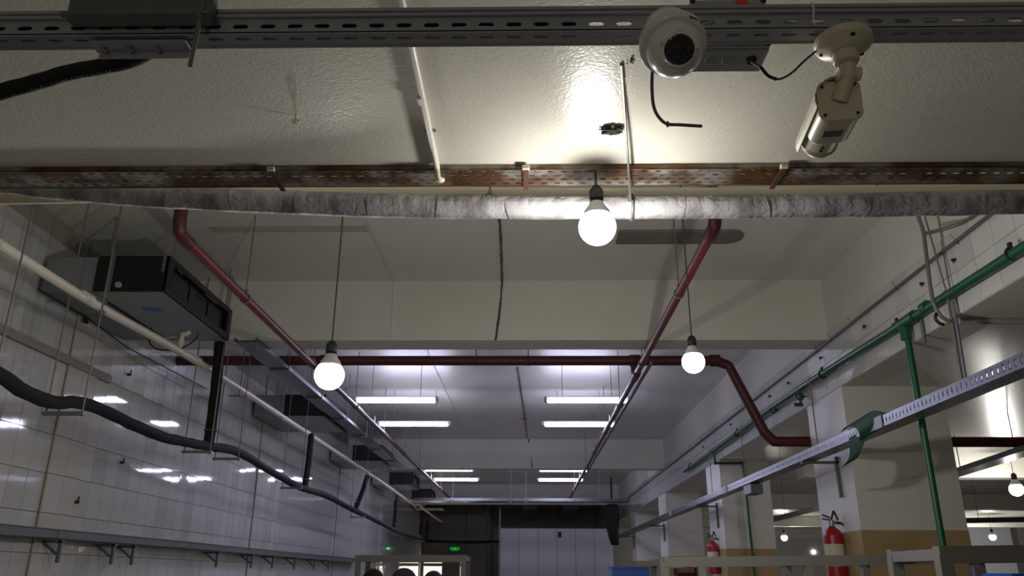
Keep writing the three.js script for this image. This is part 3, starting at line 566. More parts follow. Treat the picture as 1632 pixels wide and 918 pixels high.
// ------------------------------------------------------------------ ducted air-conditioning units along the left wall
const unitX = -3.08, unitY = 3.85, unitH = .325, unitD = .62;
function acUnit(zNear, len, label, detail) {
  const g = thing('air_conditioner', label, 'air conditioner', V(unitX - unitD / 2, unitY, zNear - len / 2), 'ducted air-conditioning units along the tiled wall');
  const w = unitD, h = unitH;
  // cabinet shell: bottom, top, back and ends, open front with frame
  part('end_panel', rbox(w, h, .02, .004).translate(0, h / 2, len / 2 - .01), M.ac, g);
  part('end_panel', rbox(w, h, .02, .004).translate(0, h / 2, -len / 2 + .01), M.ac, g);
  part('bottom_panel', rbox(w - .004, .016, len - .01, .003).translate(0, .008, 0), M.acGalv, g);
  part('top_panel', rbox(w - .004, .016, len - .01, .003).translate(0, h - .008, 0), M.ac, g);
  part('back_panel', rbox(.016, h, len - .01, .003).translate(-w / 2 + .008, h / 2, 0), M.acGalv, g);
  const fr = part('front_frame', [box(w / 2 - .02, w / 2 + .006, 0, .062, -len / 2, len / 2), box(w / 2 - .02, w / 2 + .006, h - .05, h, -len / 2, len / 2), box(w / 2 - .02, w / 2 + .006, .06, h - .05, len / 2 - .1, len / 2), box(w / 2 - .02, w / 2 + .006, .06, h - .05, -len / 2, -len / 2 + .1)], M.ac, g);
  part('filter', box(w / 2 - .05, w / 2 - .035, .03, h - .03, -len / 2 + .05, len / 2 - .05), M.filter, g).userData.label = 'bluish mesh filter';
  if (detail) {
    for (let k = 1; k < 3; k++) part('fin', box(w / 2 - .034, w / 2 - .026, .06, h - .05, -len / 2 + .1 + k * (len - .2) / 3 - .003, -len / 2 + .1 + k * (len - .2) / 3 + .003), M.ac, fr);
    part('latch', rbox(.012, .008, .1, .002).translate(w / 2 + .01, h - .07, len * .36), M.zinc, fr); part('latch', rbox(.012, .008, .3, .002).translate(w / 2 + .01, h - .072, -len * .12), M.zinc, fr);
    part('sticker', rbox(.16, .002, .12, .0005).rotateY(.3).translate(-.02, -.001, len * .18), M.blueTag, g).userData.label = 'pale blue sticker';
    part('sticker', rbox(.12, .002, .05, .0005).translate(-.17, -.001, len * .475), M.yellowTag, g).userData.label = 'yellow sticker';
    part('drain_spout', [rod(V(-.08, .05, len / 2), V(-.08, .05, len / 2 + .03), .018, 10), torus(V(-.08, .05, len / 2 + .028), .02, .007, V(.4, 0, 1))], M.greyPlastic, g);
    part('underside_trim', box(-w / 2 - .02, -w / 2 - .005, -.01, .0, -len / 2, len / 2 - .3), M.black, g);
    const wl = hose([V(-.28, .0, -.3), V(-.30, -.10, -.32), V(-.22, -.2, -.30), V(-.1, -.22, -.32), V(.02, -.17, -.4), V(.08, -.06, -.5), V(.1, .01, -.52)], .007, 50, 8); part('power_lead', wl, M.wire, g);
    const wl2 = hose([V(-.36, .0, -.18), V(-.36, -.09, -.2), V(-.28, -.13, -.22), V(-.14, -.12, -.25), V(-.02, -.09, -.3)], .008, 40, 8); part('control_lead', wl2, M.greyPlastic, g);
    part('drain_trap', [poly([V(.04, .02, -.42), V(.04, -.02, -.42), V(-.02, -.03, -.42), V(-.02, -.16, -.42), V(-.16, -.2, -.42)], .02, 12), rod(V(-.02, -.08, -.42), V(-.02, -.13, -.42), .028, 12), rod(V(.03, -.025, -.42), V(-.01, -.03, -.42), .027, 12)], M.drain, g);
  }
  // plenum duct to the wall
  const px = -w / 2 - .02, pw = (unitX - w) - LEFT - .06;
  part('plenum_duct', rbox(pw, h * .98, len * .98, .004).translate(px - pw / 2 + .02, h / 2 + .002, -.01), M.acGalv, g);
  for (const [sx, sz] of [[-.24, .42], [.24, .42], [-.24, -.42], [.24, -.42]]) {
    const r = part('hanger_rod', rod(V(sx * 1.2, h - .03, sz * len), V(sx * 1.2, CEIL - unitY, sz * len), .006, 6), M.rodGrey, g);
    part('lug', rbox(.04, .03, .03, .003).translate(sx * 1.2, h * .96, sz * len), M.zinc, r);
  }
  if (detail) for (const sx of [-.17, .27]) part('strap', box(sx - .012, sx + .012, sx > 0 ? h * .55 : -.02, h + .02, len / 2 + .001, len / 2 + .006), M.galvDull, g);
  return g;
}
const acs = [[-6.30, 1.52, 'large black ducted air conditioner hung beside the red branch pipe elbow'], [-11.9, 1.5, 'second black air conditioner, hung behind the cord bulb'], [-16.9, 1.5, 'third black air conditioner from the red branch elbow'], [-21.6, 1.4, 'fourth black air conditioner, just before the far crosswise tray'], [-25.9, 1.2, 'fifth black air conditioner, beyond the far crosswise tray'], [-29.5, 1.2, 'last black air conditioner next to the brown end wall']];
acs.forEach((a, i) => acUnit(...a, i === 0));
// galvanised tray running above the units
{
  const y = 3.88, x = -2.95, z0 = -7.95, z1 = -18.3, g = thing('galvanised_tray', 'shiny galvanised tray running beside the tops of the air conditioners', 'cable tray', V(x, y, z0));
  part('base_plate', box(-.11, .11, 0, .004, z1 - z0, 0), M.galv, g);
  part('side_rail', box(.11, .114, 0, .045, z1 - z0, 0), M.galv, g); part('side_rail', box(-.114, -.11, 0, .045, z1 - z0, 0), M.galv, g);
  for (let k = 0; k < 6; k++) part('cross_bracket', [box(-.11, .13, -.02, 0, -1.2 - k * 1.6, -1.16 - k * 1.6), rod(V(-.10, 0, -1.18 - k * 1.6), V(-.10, CEIL - y, -1.18 - k * 1.6), .005, 6), rod(V(.12, 0, -1.18 - k * 1.6), V(.12, CEIL - y, -1.18 - k * 1.6), .005, 6)], M.rodGrey, g);
}
// cream drain pipe under the units
{
  const x = -3.4, y = 3.60, g = thing('drain_pipe', 'long cream drain pipe slung below the air conditioners', 'pipe', V(x, y, -6)), L = V(x, y, -6);
  const pts = [onX(-160, 290, x), onX(0, 390, x), onX(155, 487, x), onX(320, 580, x), onX(480, 684, x), onX(600, 763, x), onX(662, 806, x)].map(p => p.sub(L));
  part('pipe_run', hose(pts, .036, 80, 16), M.drain, g);
  const c = i => pts[i];
  for (const [u, v] of [[138, 475], [313, 574], [490, 690], [587, 755]]) { const p = onX(u, v, x).sub(L), d = c(4).clone().sub(c(2)).normalize(); part('joint_sleeve', rod(p.clone().addScaledVector(d, -.06), p.clone().addScaledVector(d, .06), .043, 16), M.drain, g); }
  for (const [u, v] of [[158, 489], [378, 625], [445, 666], [551, 734]]) { const p = onX(u, v, x).sub(L); const s = part('hanger', [rod(V(p.x + .03, p.y - .04, p.z), V(p.x + .03, CEIL - y, p.z), .006, 6), rbox(.15, .012, .04, .003).translate(p.x - .02, p.y - .042, p.z)], M.rodGrey, g); }
  part('end_bend', hose([pts[6], onX(668, 803, x).sub(L), onX(672, 808, x).sub(L), onX(690, 822, x).sub(L), onX(705, 832, x).sub(L)], .036, 30, 12), M.drain, g);
}
// black insulated line with drops
{
  const x = -3.3, A = V(x, 2.78, -6), g = thing('refrigerant_line', 'long black insulated line slung along the tiled wall', 'insulated pipe', A), loc = p => p.clone().sub(A);
  const spine = [[-150, 545], [-60, 575], [0, 598], [40, 625], [85, 642], [125, 641], [165, 655], [215, 678], [262, 697], [305, 706], [335, 712], [378, 720], [430, 750], [480, 777], [520, 790], [560, 811], [600, 830], [635, 848]].map(([u, v]) => onX(u, v, x));
  spine.push(onX(655, 856, -3.6), V(-4.1, onZ(674, 862, FAR + .2).y, FAR + .14), V(-3.9, onZ(690, 862, FAR + .2).y, FAR + .12), onZ(740, 864, FAR + .12), onZ(797, 863, FAR + .12));
  part('foam_sleeve', hose(spine.map(loc), .047, 260, 14, .004, 9), M.foam, g);
  const drop = (top, bot, r = .045) => { const d = part('drop_leg', hose([top, top.clone().lerp(bot, .5).add(V(.01, 0, 0)), bot].map(loc), r, 24, 12, .003, 14), M.foam, g); part('tape_collar', torus(loc(bot.clone().lerp(top, .12)), r + .004, .008, top.clone().sub(bot)), M.wireGrey, d); };
  drop(onX(351, 540, x), onX(333, 706, x), .055);
  for (const [a, b] of [[[498, 698], [486, 775]], [[592, 765], [567, 810]], [[643, 806], [628, 840]], [[678, 820], [670, 850]], [[694, 838], [680, 858]]]) { const p = onX(b[0], b[1], x), q = onX(a[0], a[1], unitX - .25); q.y = Math.min(q.y, unitY); drop(V(p.x, q.y, p.z - (a[0] - b[0] > 20 ? .9 : .1)), p); }
  // trapeze hangers
  for (const [u, v] of [[104, 648], [315, 712], [362, 724], [465, 772], [570, 820], [-40, 585]]) {
    const p = loc(onX(u, v, x)); const h = part('hanger_bar', rbox(.3, .025, .04, .003).translate(p.x, p.y - .05, p.z), M.galvDull, g);
    for (const s of [-.13, .13]) part('hanger_rod', rod(V(p.x + s, p.y - .07, p.z), V(p.x + s, CEIL - A.y, p.z), .006, 6), M.rodGrey, h);
  }
}
// trunking on the left wall
{
  const x0 = LEFT + .02, g = thing('wall_trunking', 'dark grey cable trunking on brackets along the tiled wall', 'cable trunking', V(x0, 1.9, -12));
  const seg = [[-4.2, 1.905], [-7.0, 1.915], [-9.8, 1.92], [-12.6, 1.91], [-17, 1.90], [-20, 1.90]];
  for (let i = 0; i + 1 < seg.length; i++) part('trunking_length', bar(V(.12, seg[i][1] - 1.9, seg[i][0] + 12), V(.12, seg[i + 1][1] - 1.9, seg[i + 1][0] + 12.01), .17, .075), M.trunk, g);
  part('trunking_lid', bar(V(.12, .047, 7.8), V(.12, .047, -8), .185, .008), M.trunk, g);
  for (const [u, v] of [[88, 868], [173, 876], [205, 880], [341, 885], [396, 892], [430, 895], [465, 897], [497, 899], [520, 900]]) {
    const p = onX(u, v - 8, x0 + .12), z = p.z + 12; const b = part('bracket', box(.16, .185, -.22, -.03, z - .015, z + .015), M.trunk, g);
    part('brace', bar(V(.17, -.16, z), V(.0, -.04, z), .02, .02), M.trunk, b); part('wall_arm', box(0, .2, -.055, -.035, z - .015, z + .015), M.trunk, b);
  }
  const a = onX(-120, 468, -4.19), b = onX(174, 605, -4.19);
  single('wall_strip', bar(a, b, .05, .075), std({ color: 0x8f8c82, roughness: .6 }), 'plain beige trunking strip ending on the tiled wall', 'trunking');
  const w = thing('wall_cable', 'thin black cable stretched along the wall above the strip', 'cable', onX(138, 512, -4.1));
  const wl = [onX(60, 460, -4.1), onX(138, 506, -4.12), onX(205, 555, -4.15), onX(330, 620, -4.17)].map(p => p.sub(w.position));
  part('cable', poly(wl, .007, 6), M.wire, w); part('clip', rbox(.03, .05, .05, .005).translate(...wl[1].clone().add(V(0, -.03, 0)).toArray()), M.wire, w);
  // stray wall anchors
  for (const [u, v, n] of [[203, 597, 'dark anchor plug in the tiled wall below the drain trap'], [192, 737, 'dark nail in the tiled wall right of the joint strip'], [119, 800, 'rusty nail in the tiled pilaster above the trunking']]) { const p = onX(u, v, LEFT + .01); single('wall_anchor', [rod(p, p.clone().add(V(.04, 0, 0)), .014, 8), rod(p.clone().add(V(.03, 0, 0)), p.clone().add(V(.035, .05, 0)), .007, 6)], M.dotDark, n, 'anchor'); }
}
// ------------------------------------------------------------------ right side: green pipes
{
  const x = 3.06, P = [[1700, 352], [1632, 395], [1440, 512], [1290, 603], [1215, 655], [1150, 706], [1090, 750]].map(([u, v]) => onX(u, v, x)); for (const p of P) p.y = 3.53 + (p.y - 3.53) * .6;
  const g = thing('green_pipe', 'green water pipe along the tiled side beam', 'pipe', P[2]), loc = p => p.clone().sub(P[2]);
  part('pipe_run', hose(P.map(loc), .034, 60, 16), M.green, g);
  for (const [u, v] of [[1612, 404], [1430, 518], [1310, 591], [1275, 634], [1232, 650], [1175, 688], [1100, 742]]) { const p = onX(u, v, x); p.y = 3.53 + (p.y - 3.53) * .6; part('pipe_clip', [torus(loc(p), .038, .008, V(0, 0, 1)), rod(loc(p), loc(p).add(V(.08, .0, 0)), .008, 6), rbox(.02, .05, .03, .003).translate(...loc(p).add(V(-.0, .05, 0)).toArray())], M.wire, g); }
  const t = loc(P[2]); part('tee', [rod(t.clone().add(V(0, 0, .2)), t.clone().add(V(0, 0, -.14)), .046, 16), rod(t, t.clone().add(V(0, -.14, 0)), .044, 16), rod(t.clone().add(V(0, .01, .42)), t.clone().add(V(0, .01, .34)), .043, 16)], M.green, g);
  part('drop', rod(t.clone().add(V(.01, -.1, 0)), loc(onZ(1503, 872, P[2].z)), .026, 14), M.green, g);
  const e = onZ(1503, 872, P[2].z); part('lower_drop', rod(loc(e), loc(V(e.x, 0, e.z)), .026, 12), M.green, g);
  part('short_stub', rod(t.clone().add(V(.05, -.02, .18)), t.clone().add(V(.05, -.22, .18)), .014, 8), M.rodGrey, g);
  const q = onX(1275, 634, x); part('tap', [rod(loc(V(x, 3.58, q.z)), loc(V(x, 3.40, q.z)), .018, 8), rod(loc(V(x - .08, 3.42, q.z)), loc(V(x + .02, 3.42, q.z)), .02, 8)], M.green, g);
  const s = onX(1140, 716, x), z2 = colZ[1] + .04;
  const c = thing('green_pipe', 'thin green pipe with two bends on the second column', 'pipe', V(x, 3.55, z2));
  const k = [V(x, 3.56, z2), onZ(1141, 738, z2), onZ(1184, 738, z2), onZ(1188, 770, z2), onZ(1203, 918, z2)]; k[1].x = x + .01; const f = k[4]; k.push(V(f.x, .02, z2));
  part('pipe_run', poly(k.map(p => p.clone().sub(c.position)), .02, 10), M.green, c);
  for (const i of [1, 2]) part('elbow', ball(k[i].clone().sub(c.position), .03, 10, 8), M.green, c);
}
// thin conduit with clips higher on the beam
{
  const x = 3.11, g = thing('beam_conduit', 'thin grey conduit along the side beam above the green pipe', 'conduit', V(x, 3.9, -8));
  const a = V(0, .0, 4.5), b = V(0, .0, -18); part('conduit', rod(a, b, .014, 10), M.rodGrey, g);
  for (let k = 0; k < 16; k++) { const z = 2.6 - k * 1.0; part('clip', [rbox(.03, .035, .014, .003).translate(.01, 0, z), rod(V(0, .01, z), V(-.03, .06, z), .003, 5)], M.rodGrey, g); }
  for (const [u, v, n] of [[1523, 414, 'dark anchor plug on the side beam above the green pipe end'], [1472, 452, 'dark anchor plug on the side beam beside the hanging conduit'], [1380, 520, 'dark anchor plug on the side beam under the thin conduit'], [1310, 570, 'dark anchor plug on the side beam left of the bulb glint'], [1258, 610, 'dark anchor plug on the side beam near the small green tap'], [1228, 631, 'dark anchor plug on the side beam behind the red pipe drop'], [1166, 676, 'dark anchor plug on the side beam left of the red drop'], [1122, 712, 'farthest dark anchor plug on the side beam']]) { const p = onX(u, v, RIGHT - .01); single('beam_anchor', [rod(p, p.clone().add(V(-.03, 0, 0)), .011, 8), rod(p.clone().add(V(-.02, 0, 0)), p.clone().add(V(-.03, -.03, .02)), .006, 5)], M.dotDark, n, 'anchor'); }
}
// hanging conduit with loop beside the beam
{
  const z = -5.55, Q = (u, v) => onZ(u, v, z), o = Q(1475, 430), g = thing('hanging_conduit', 'dark hanging conduit looping beneath the green pipe', 'conduit', o), loc = p => p.clone().sub(o);
  part('conduit', hose([Q(1456, 322), Q(1466, 352), Q(1472, 372), Q(1478, 420), Q(1485, 470), Q(1491, 490), Q(1500, 504), Q(1514, 513)].map(loc), .014, 60, 10), M.rodGrey, g);
  part('cable', hose([Q(1472, 373), onX(1500, 366, 3.0), onX(1535, 354, 3.08), onX(1565, 335, 3.1), onX(1590, 318, 3.1)].map(loc), .014, 40, 8), M.rodGrey, g);
  part('cable_end', hose([Q(1492, 500), Q(1491, 508), Q(1497, 515), Q(1503, 517)].map(loc), .012, 20, 8), M.wire, g);
  part('stay_wire', rod(loc(Q(1474, 345)), loc(Q(1509, 468)), .006, 6), M.rodGrey, g);
  const p = thing('hanger_strut', 'pair of grey hanger rods holding the long right tray', 'hanger', Q(1518, 560)), l2 = q => q.clone().sub(p.position);
  part('rod', rod(l2(Q(1510, 470)), l2(Q(1537, 632)), .012, 8), M.rodGrey, p); part('rod', rod(l2(Q(1517, 470)), l2(Q(1543, 630)), .012, 8), M.galvDull, p);
  part('top_fixing', rbox(.07, .03, .05, .004).translate(...l2(Q(1513, 466)).toArray()), M.rodGrey, p);
  const c0 = onY(1528, 512, AISLE - .02), c1 = onY(1750, 512, AISLE - .02);
  single('aisle_conduit', rod(c0, V(c1.x, c0.y, c0.z), .022, 10), M.greyPlastic, 'grey conduit fixed under the aisle ceiling beside the hanger rods', 'conduit');
}
// long perforated tray on the column side
{
  const x = 2.86, y = 2.71, z0 = -3.6, Lz = 22.4, g = thing('perforated_tray', 'long galvanised perforated tray running past the columns', 'cable tray', V(x, y, z0));
  part('base_plate', place(slotted(Lz, .15, .003, [.03, .075, .12], .06, .03, .012, .03, 5.5), V(-.085, 0.003, 0), V(0, 0, -1), V(1, 0, 0)), M.galv, g);
  part('side_rail', place(slotted(Lz, .085, .003, [.042], .06, .018, .045, 0, 7.5), V(-.087, 0, 0), V(0, 0, -1), V(0, 1, 0)), M.galv, g);
  part('side_rail', box(.065, .068, 0, .085, -Lz, 0), M.galvDull, g);
  for (const z of colZ) { const zz = z - z0 - .35; const b = part('wall_arm', box(-.09, .28, -.03, -.005, zz - .02, zz + .02), M.trunk, g); part('upright', box(.25, .279, -.36, .04, zz - .02, zz + .02), M.trunk, b); }
  for (const z of [-6.4, -11.6, -16.2]) part('splice', box(-.094, -.088, -.005, .09, z + 3.6 - .12, z + 3.6 + .12), M.galvDull, g);
  const bx = onX(1195, 786, x - .05); part('junction_box', rbox(.16, .12, .34, .01).translate(0, -.07, bx.z - z0), M.galvDull, g);
  for (const zz of [-4.4, -7.2, -9.2]) part('hanger_rod', rod(V(.0, .0, zz), V(.0, 3.52 - y, zz), .006, 6), M.rodGrey, g);
  // green strap over the tray
  const s = thing('green_strap', 'dark green strap draped over the long perforated tray', 'strap', onX(1372, 690, x - .08));
  const ribbon = (list, name, w) => {
    const pts = list.map(([u, v, dx]) => onX(u, v, x - .08 + dx).sub(s.position)), c = new THREE.CatmullRomCurve3(pts), pos = [], idx = [], N = 24;
    for (let i = 0; i <= N; i++) { const p = c.getPoint(i / N), k = w[0] + (w[1] - w[0]) * i / N, a = .35 * Math.sin(i * .4); for (const t of [-1, 1]) for (const q of [-1, 1]) pos.push(p.x + t * k * .25 * Math.sin(a + 1.1) + q * .003, p.y + q * .003 * .5 + t * k * .2 * Math.cos(a), p.z + t * k * .8); }
    for (let i = 0; i < N; i++) { const b = i * 4, n = b + 4; for (const [p, q] of [[0, 1], [1, 3], [3, 2], [2, 0]]) idx.push(b + p, n + p, b + q, b + q, n + p, n + q); }
    const gg = new THREE.BufferGeometry(); gg.setAttribute('position', new THREE.Float32BufferAttribute(pos, 3)); gg.setIndex(idx); gg.computeVertexNormals(); part(name, gg, M.strap, s);
  };
  ribbon([[1396, 688, .02], [1393, 677, -.01], [1382, 669, -.03], [1367, 669, -.05], [1355, 679, -.04]], 'folded_loop', [.24, .16]);
  ribbon([[1366, 690, 0], [1367, 705, -.01], [1363, 722, -.02], [1356, 735, -.03], [1344, 744, -.03]], 'hanging_tail', [.13, .10]);
}
// trays and pipes within the aisle
{
  const a = onZ(1508, 760, -9.6), b = onZ(1632, 722, -9.6), d = onX(1632, 722, 5.9);
  const g = thing('aisle_tray', 'galvanised tray slanting through the aisle behind the column', 'cable tray', V(5.1, 3.02, -10.4));
  const p0 = onY(1500, 765, 2.90).sub(g.position), p1 = onY(1660, 714, 2.90).sub(g.position);
  part('base_plate', bar(p0, p1, .22, .006), M.galv, g); part('side_rail', bar(p0.clone().add(V(-.1, .03, 0)), p1.clone().add(V(-.1, .03, 0)), .006, .06), M.galv, g);
  for (const t of [.25, .8]) { const p = p0.clone().lerp(p1, t); part('hanger_rod', rod(p, V(p.x, AISLE - g.position.y, p.z), .006, 6), M.rodGrey, g); }
  const q = thing('aisle_trunking', 'pale slotted trunking across the aisle before the distant bulb', 'cable trunking', onZ(1560, 830, -17)), l = p => p.clone().sub(q.position);
  part('trunking_length', bar(l(onZ(1515, 830, -17)), l(onZ(1760, 826, -17)), .12, .1), M.galv, q); part('hanger_rod', rod(l(onZ(1560, 828, -17)), V(l(onZ(1560, 828, -17)).x, AISLE - q.position.y, 0), .006, 6), M.rodGrey, q);
  const r = thing('aisle_trunking', 'slotted trunking near the small bulb between the first two columns', 'cable trunking', onZ(1245, 832, -15)), m = p => p.clone().sub(r.position);
  part('trunking_length', bar(m(onZ(1228, 829, -15)), m(onZ(1310, 808, -15)), .12, .09), M.galv, r); part('hanger_rod', rod(m(onZ(1252, 826, -15)), V(m(onZ(1252, 826, -15)).x, AISLE - r.position.y, 0), .006, 6), M.rodGrey, r);
  const pl = onZ(1560, 850, -28); single('grey_partition', box(pl.x - 1.05, pl.x + 1.05, 0, 3.2, -28.1, -28), M.partition, 'grey upright panel standing in the aisle behind the bulb', 'partition');
}
// ------------------------------------------------------------------ fire extinguishers on the columns
function extinguisher(p, s, label) {
  const g = thing('fire_extinguisher', label, 'fire extinguisher', p);
  part('cylinder', lathe([[.0001, 0], [.075, 0], [.08, .012], [.08, .36], [.072, .40], [.035, .435], [.025, .45], [.0001, .45]].map(q => [q[0] * s, q[1] * s]), 24, V(0, 0, 0), UP), M.extRed, g);
  part('label', lathe([[.0808, .12], [.0808, .3]].map(q => [q[0] * s, q[1] * s]), 24, V(0, 0, 0), UP), M.label, g);
  part('valve', [rod(V(0, .44 * s, 0), V(0, .50 * s, 0), .022 * s, 12), rod(V(-.02 * s, .48 * s, 0), V(.05 * s, .48 * s, 0), .014 * s, 8)], M.zinc, g);
  part('handle', [bar(V(-.01 * s, .5 * s, 0), V(-.08 * s, .51 * s, .02), .02 * s, .01 * s), bar(V(-.01 * s, .52 * s, 0), V(-.08 * s, .545 * s, .02), .02 * s, .01 * s)], M.black, g);
  part('hose', hose([V(.03 * s, .48 * s, 0), V(.09 * s, .46 * s, .03), V(.105 * s, .34 * s, .05), V(.095 * s, .15 * s, .05), V(.09 * s, .06 * s, .05)], .011 * s, 30, 8), M.black, g);
  part('wall_hook', [rod(V(0, .5 * s, 0), V(.03 * s, .58 * s, 0), .009 * s, 8), rod(V(.06 * s, .5 * s, 0), V(.03 * s, .58 * s, 0), .009 * s, 8)], M.wire, g);
}
{ const p = onX(1331, 880, RIGHT - .1); p.y -= .27; extinguisher(p, 1.15, 'red fire extinguisher hung on the nearest cream column'); const q = onX(1137, 884, RIGHT - .1); q.y -= .3; extinguisher(q, 1.15, 'red fire extinguisher hung on the column with bent green pipe'); }
// ------------------------------------------------------------------ steel racks along the bottom edge
function rackFrame(name, label, pts, y, posts, w, depth, shelfY) {
  const a = pts[0].clone(); a.y = 0; const g = thing(name, label, 'rack', a), loc = p => p.clone().sub(a);
  for (let i = 0; i + 1 < pts.length; i++) { part('top_rail', bar(loc(pts[i]), loc(pts[i + 1]), w, w * 1.15), M.rackSteel, g); part('top_rail', bar(loc(pts[i]).add(V(0, 0, -depth)), loc(pts[i + 1]).add(V(0, 0, -depth)), w, w * 1.15), M.rackSteel, g); }
  for (const t of posts) { const p = loc(pts[0]).lerp(loc(pts[pts.length - 1]), t); for (const dz of [0, -depth]) part('post', box(p.x - w * .47, p.x + w * .47, 0, p.y, dz - w * .47 + p.z, dz + w * .47 + p.z), M.rackSteel, g); part('cross_rail', bar(p.clone(), p.clone().add(V(0, 0, -depth)), w * .8, w * .8), M.rackSteel, g); }
  const e = loc(pts[pts.length - 1]);
  part('shelf', box(0, e.x, shelfY, shelfY + .03, -depth, 0), M.rackSteel, g);
  return g;
}
rackFrame('steel_rack', 'grey steel rack in front of the column with extinguisher', [onZ(1057, 896, -6.0), onZ(1422, 892, -6.0)], 1.7, [.0, .165, .63, 1], .058, .5, .8);
rackFrame('steel_rack', 'wider pale steel rack standing beside the green drop pipe', [onZ(1493, 884, -4.6), onZ(1800, 880, -4.6)], 1.7, [.03, .5, 1], .075, .6, .8);
rackFrame('steel_rack', 'steel frame behind the three people near the tiled wall', [onZ(566, 890, -9.5), onZ(744, 890, -9.5)], 1.8, [.03, .97], .06, .6, .9);
{
  const p = onZ(1003, 918, -9), top = onZ(1003, 903, -9).y;
  const c = thing('blue_crate', 'bright blue plastic crate on stand before the white partition', 'crate', V(p.x, 1.35, -9));
  const w = .39; part('body', [box(-w / 2, w / 2, 0, top - 1.35, -.16, -.15), box(-w / 2, w / 2, 0, top - 1.35, .15, .16), box(-w / 2, -w / 2 + .01, 0, top - 1.35, -.15, .15), box(w / 2 - .01, w / 2, 0, top - 1.35, -.15, .15), box(-w / 2, w / 2, 0, .01, -.15, .15)], M.blue, c);
  part('rim', [box(-w / 2 - .012, w / 2 + .012, top - 1.37, top - 1.35, .16, .172), box(-w / 2 - .012, w / 2 + .012, top - 1.37, top - 1.35, -.172, -.16)], M.blue, c);
  const t = thing('crate_stand', 'plain steel stand under the bright blue crate', 'stand', V(p.x, 0, -9)); part('top', rbox(.5, .03, .42, .005).translate(0, 1.333, 0), M.rackSteel, t); for (const sx of [-.22, .22]) for (const sz of [-.18, .18]) part('leg', box(sx - .015, sx + .015, 0, 1.32, sz - .015, sz + .015), M.rackSteel, t);
  const q = onZ(1590, 914, -5.0), u = thing('blue_crate', 'small blue crate top inside the wider pale rack', 'crate', V(q.x, .83, -4.9));
  part('body', rbox(.13, q.y - .83, .3, .01).translate(0, (q.y - .83) / 2, 0), M.blue, u); part('rim', rbox(.14, .02, .31, .004).translate(0, q.y - .83 - .02, 0), M.blue, u);
  const k = onZ(1092, 905, -6.25); single('carton', rbox(.14, k.y - .83, .2, .004).translate(k.x, .83 + (k.y - .83) / 2, -6.25), M.carton, 'brown carton standing in the rack before the column', 'carton');
}
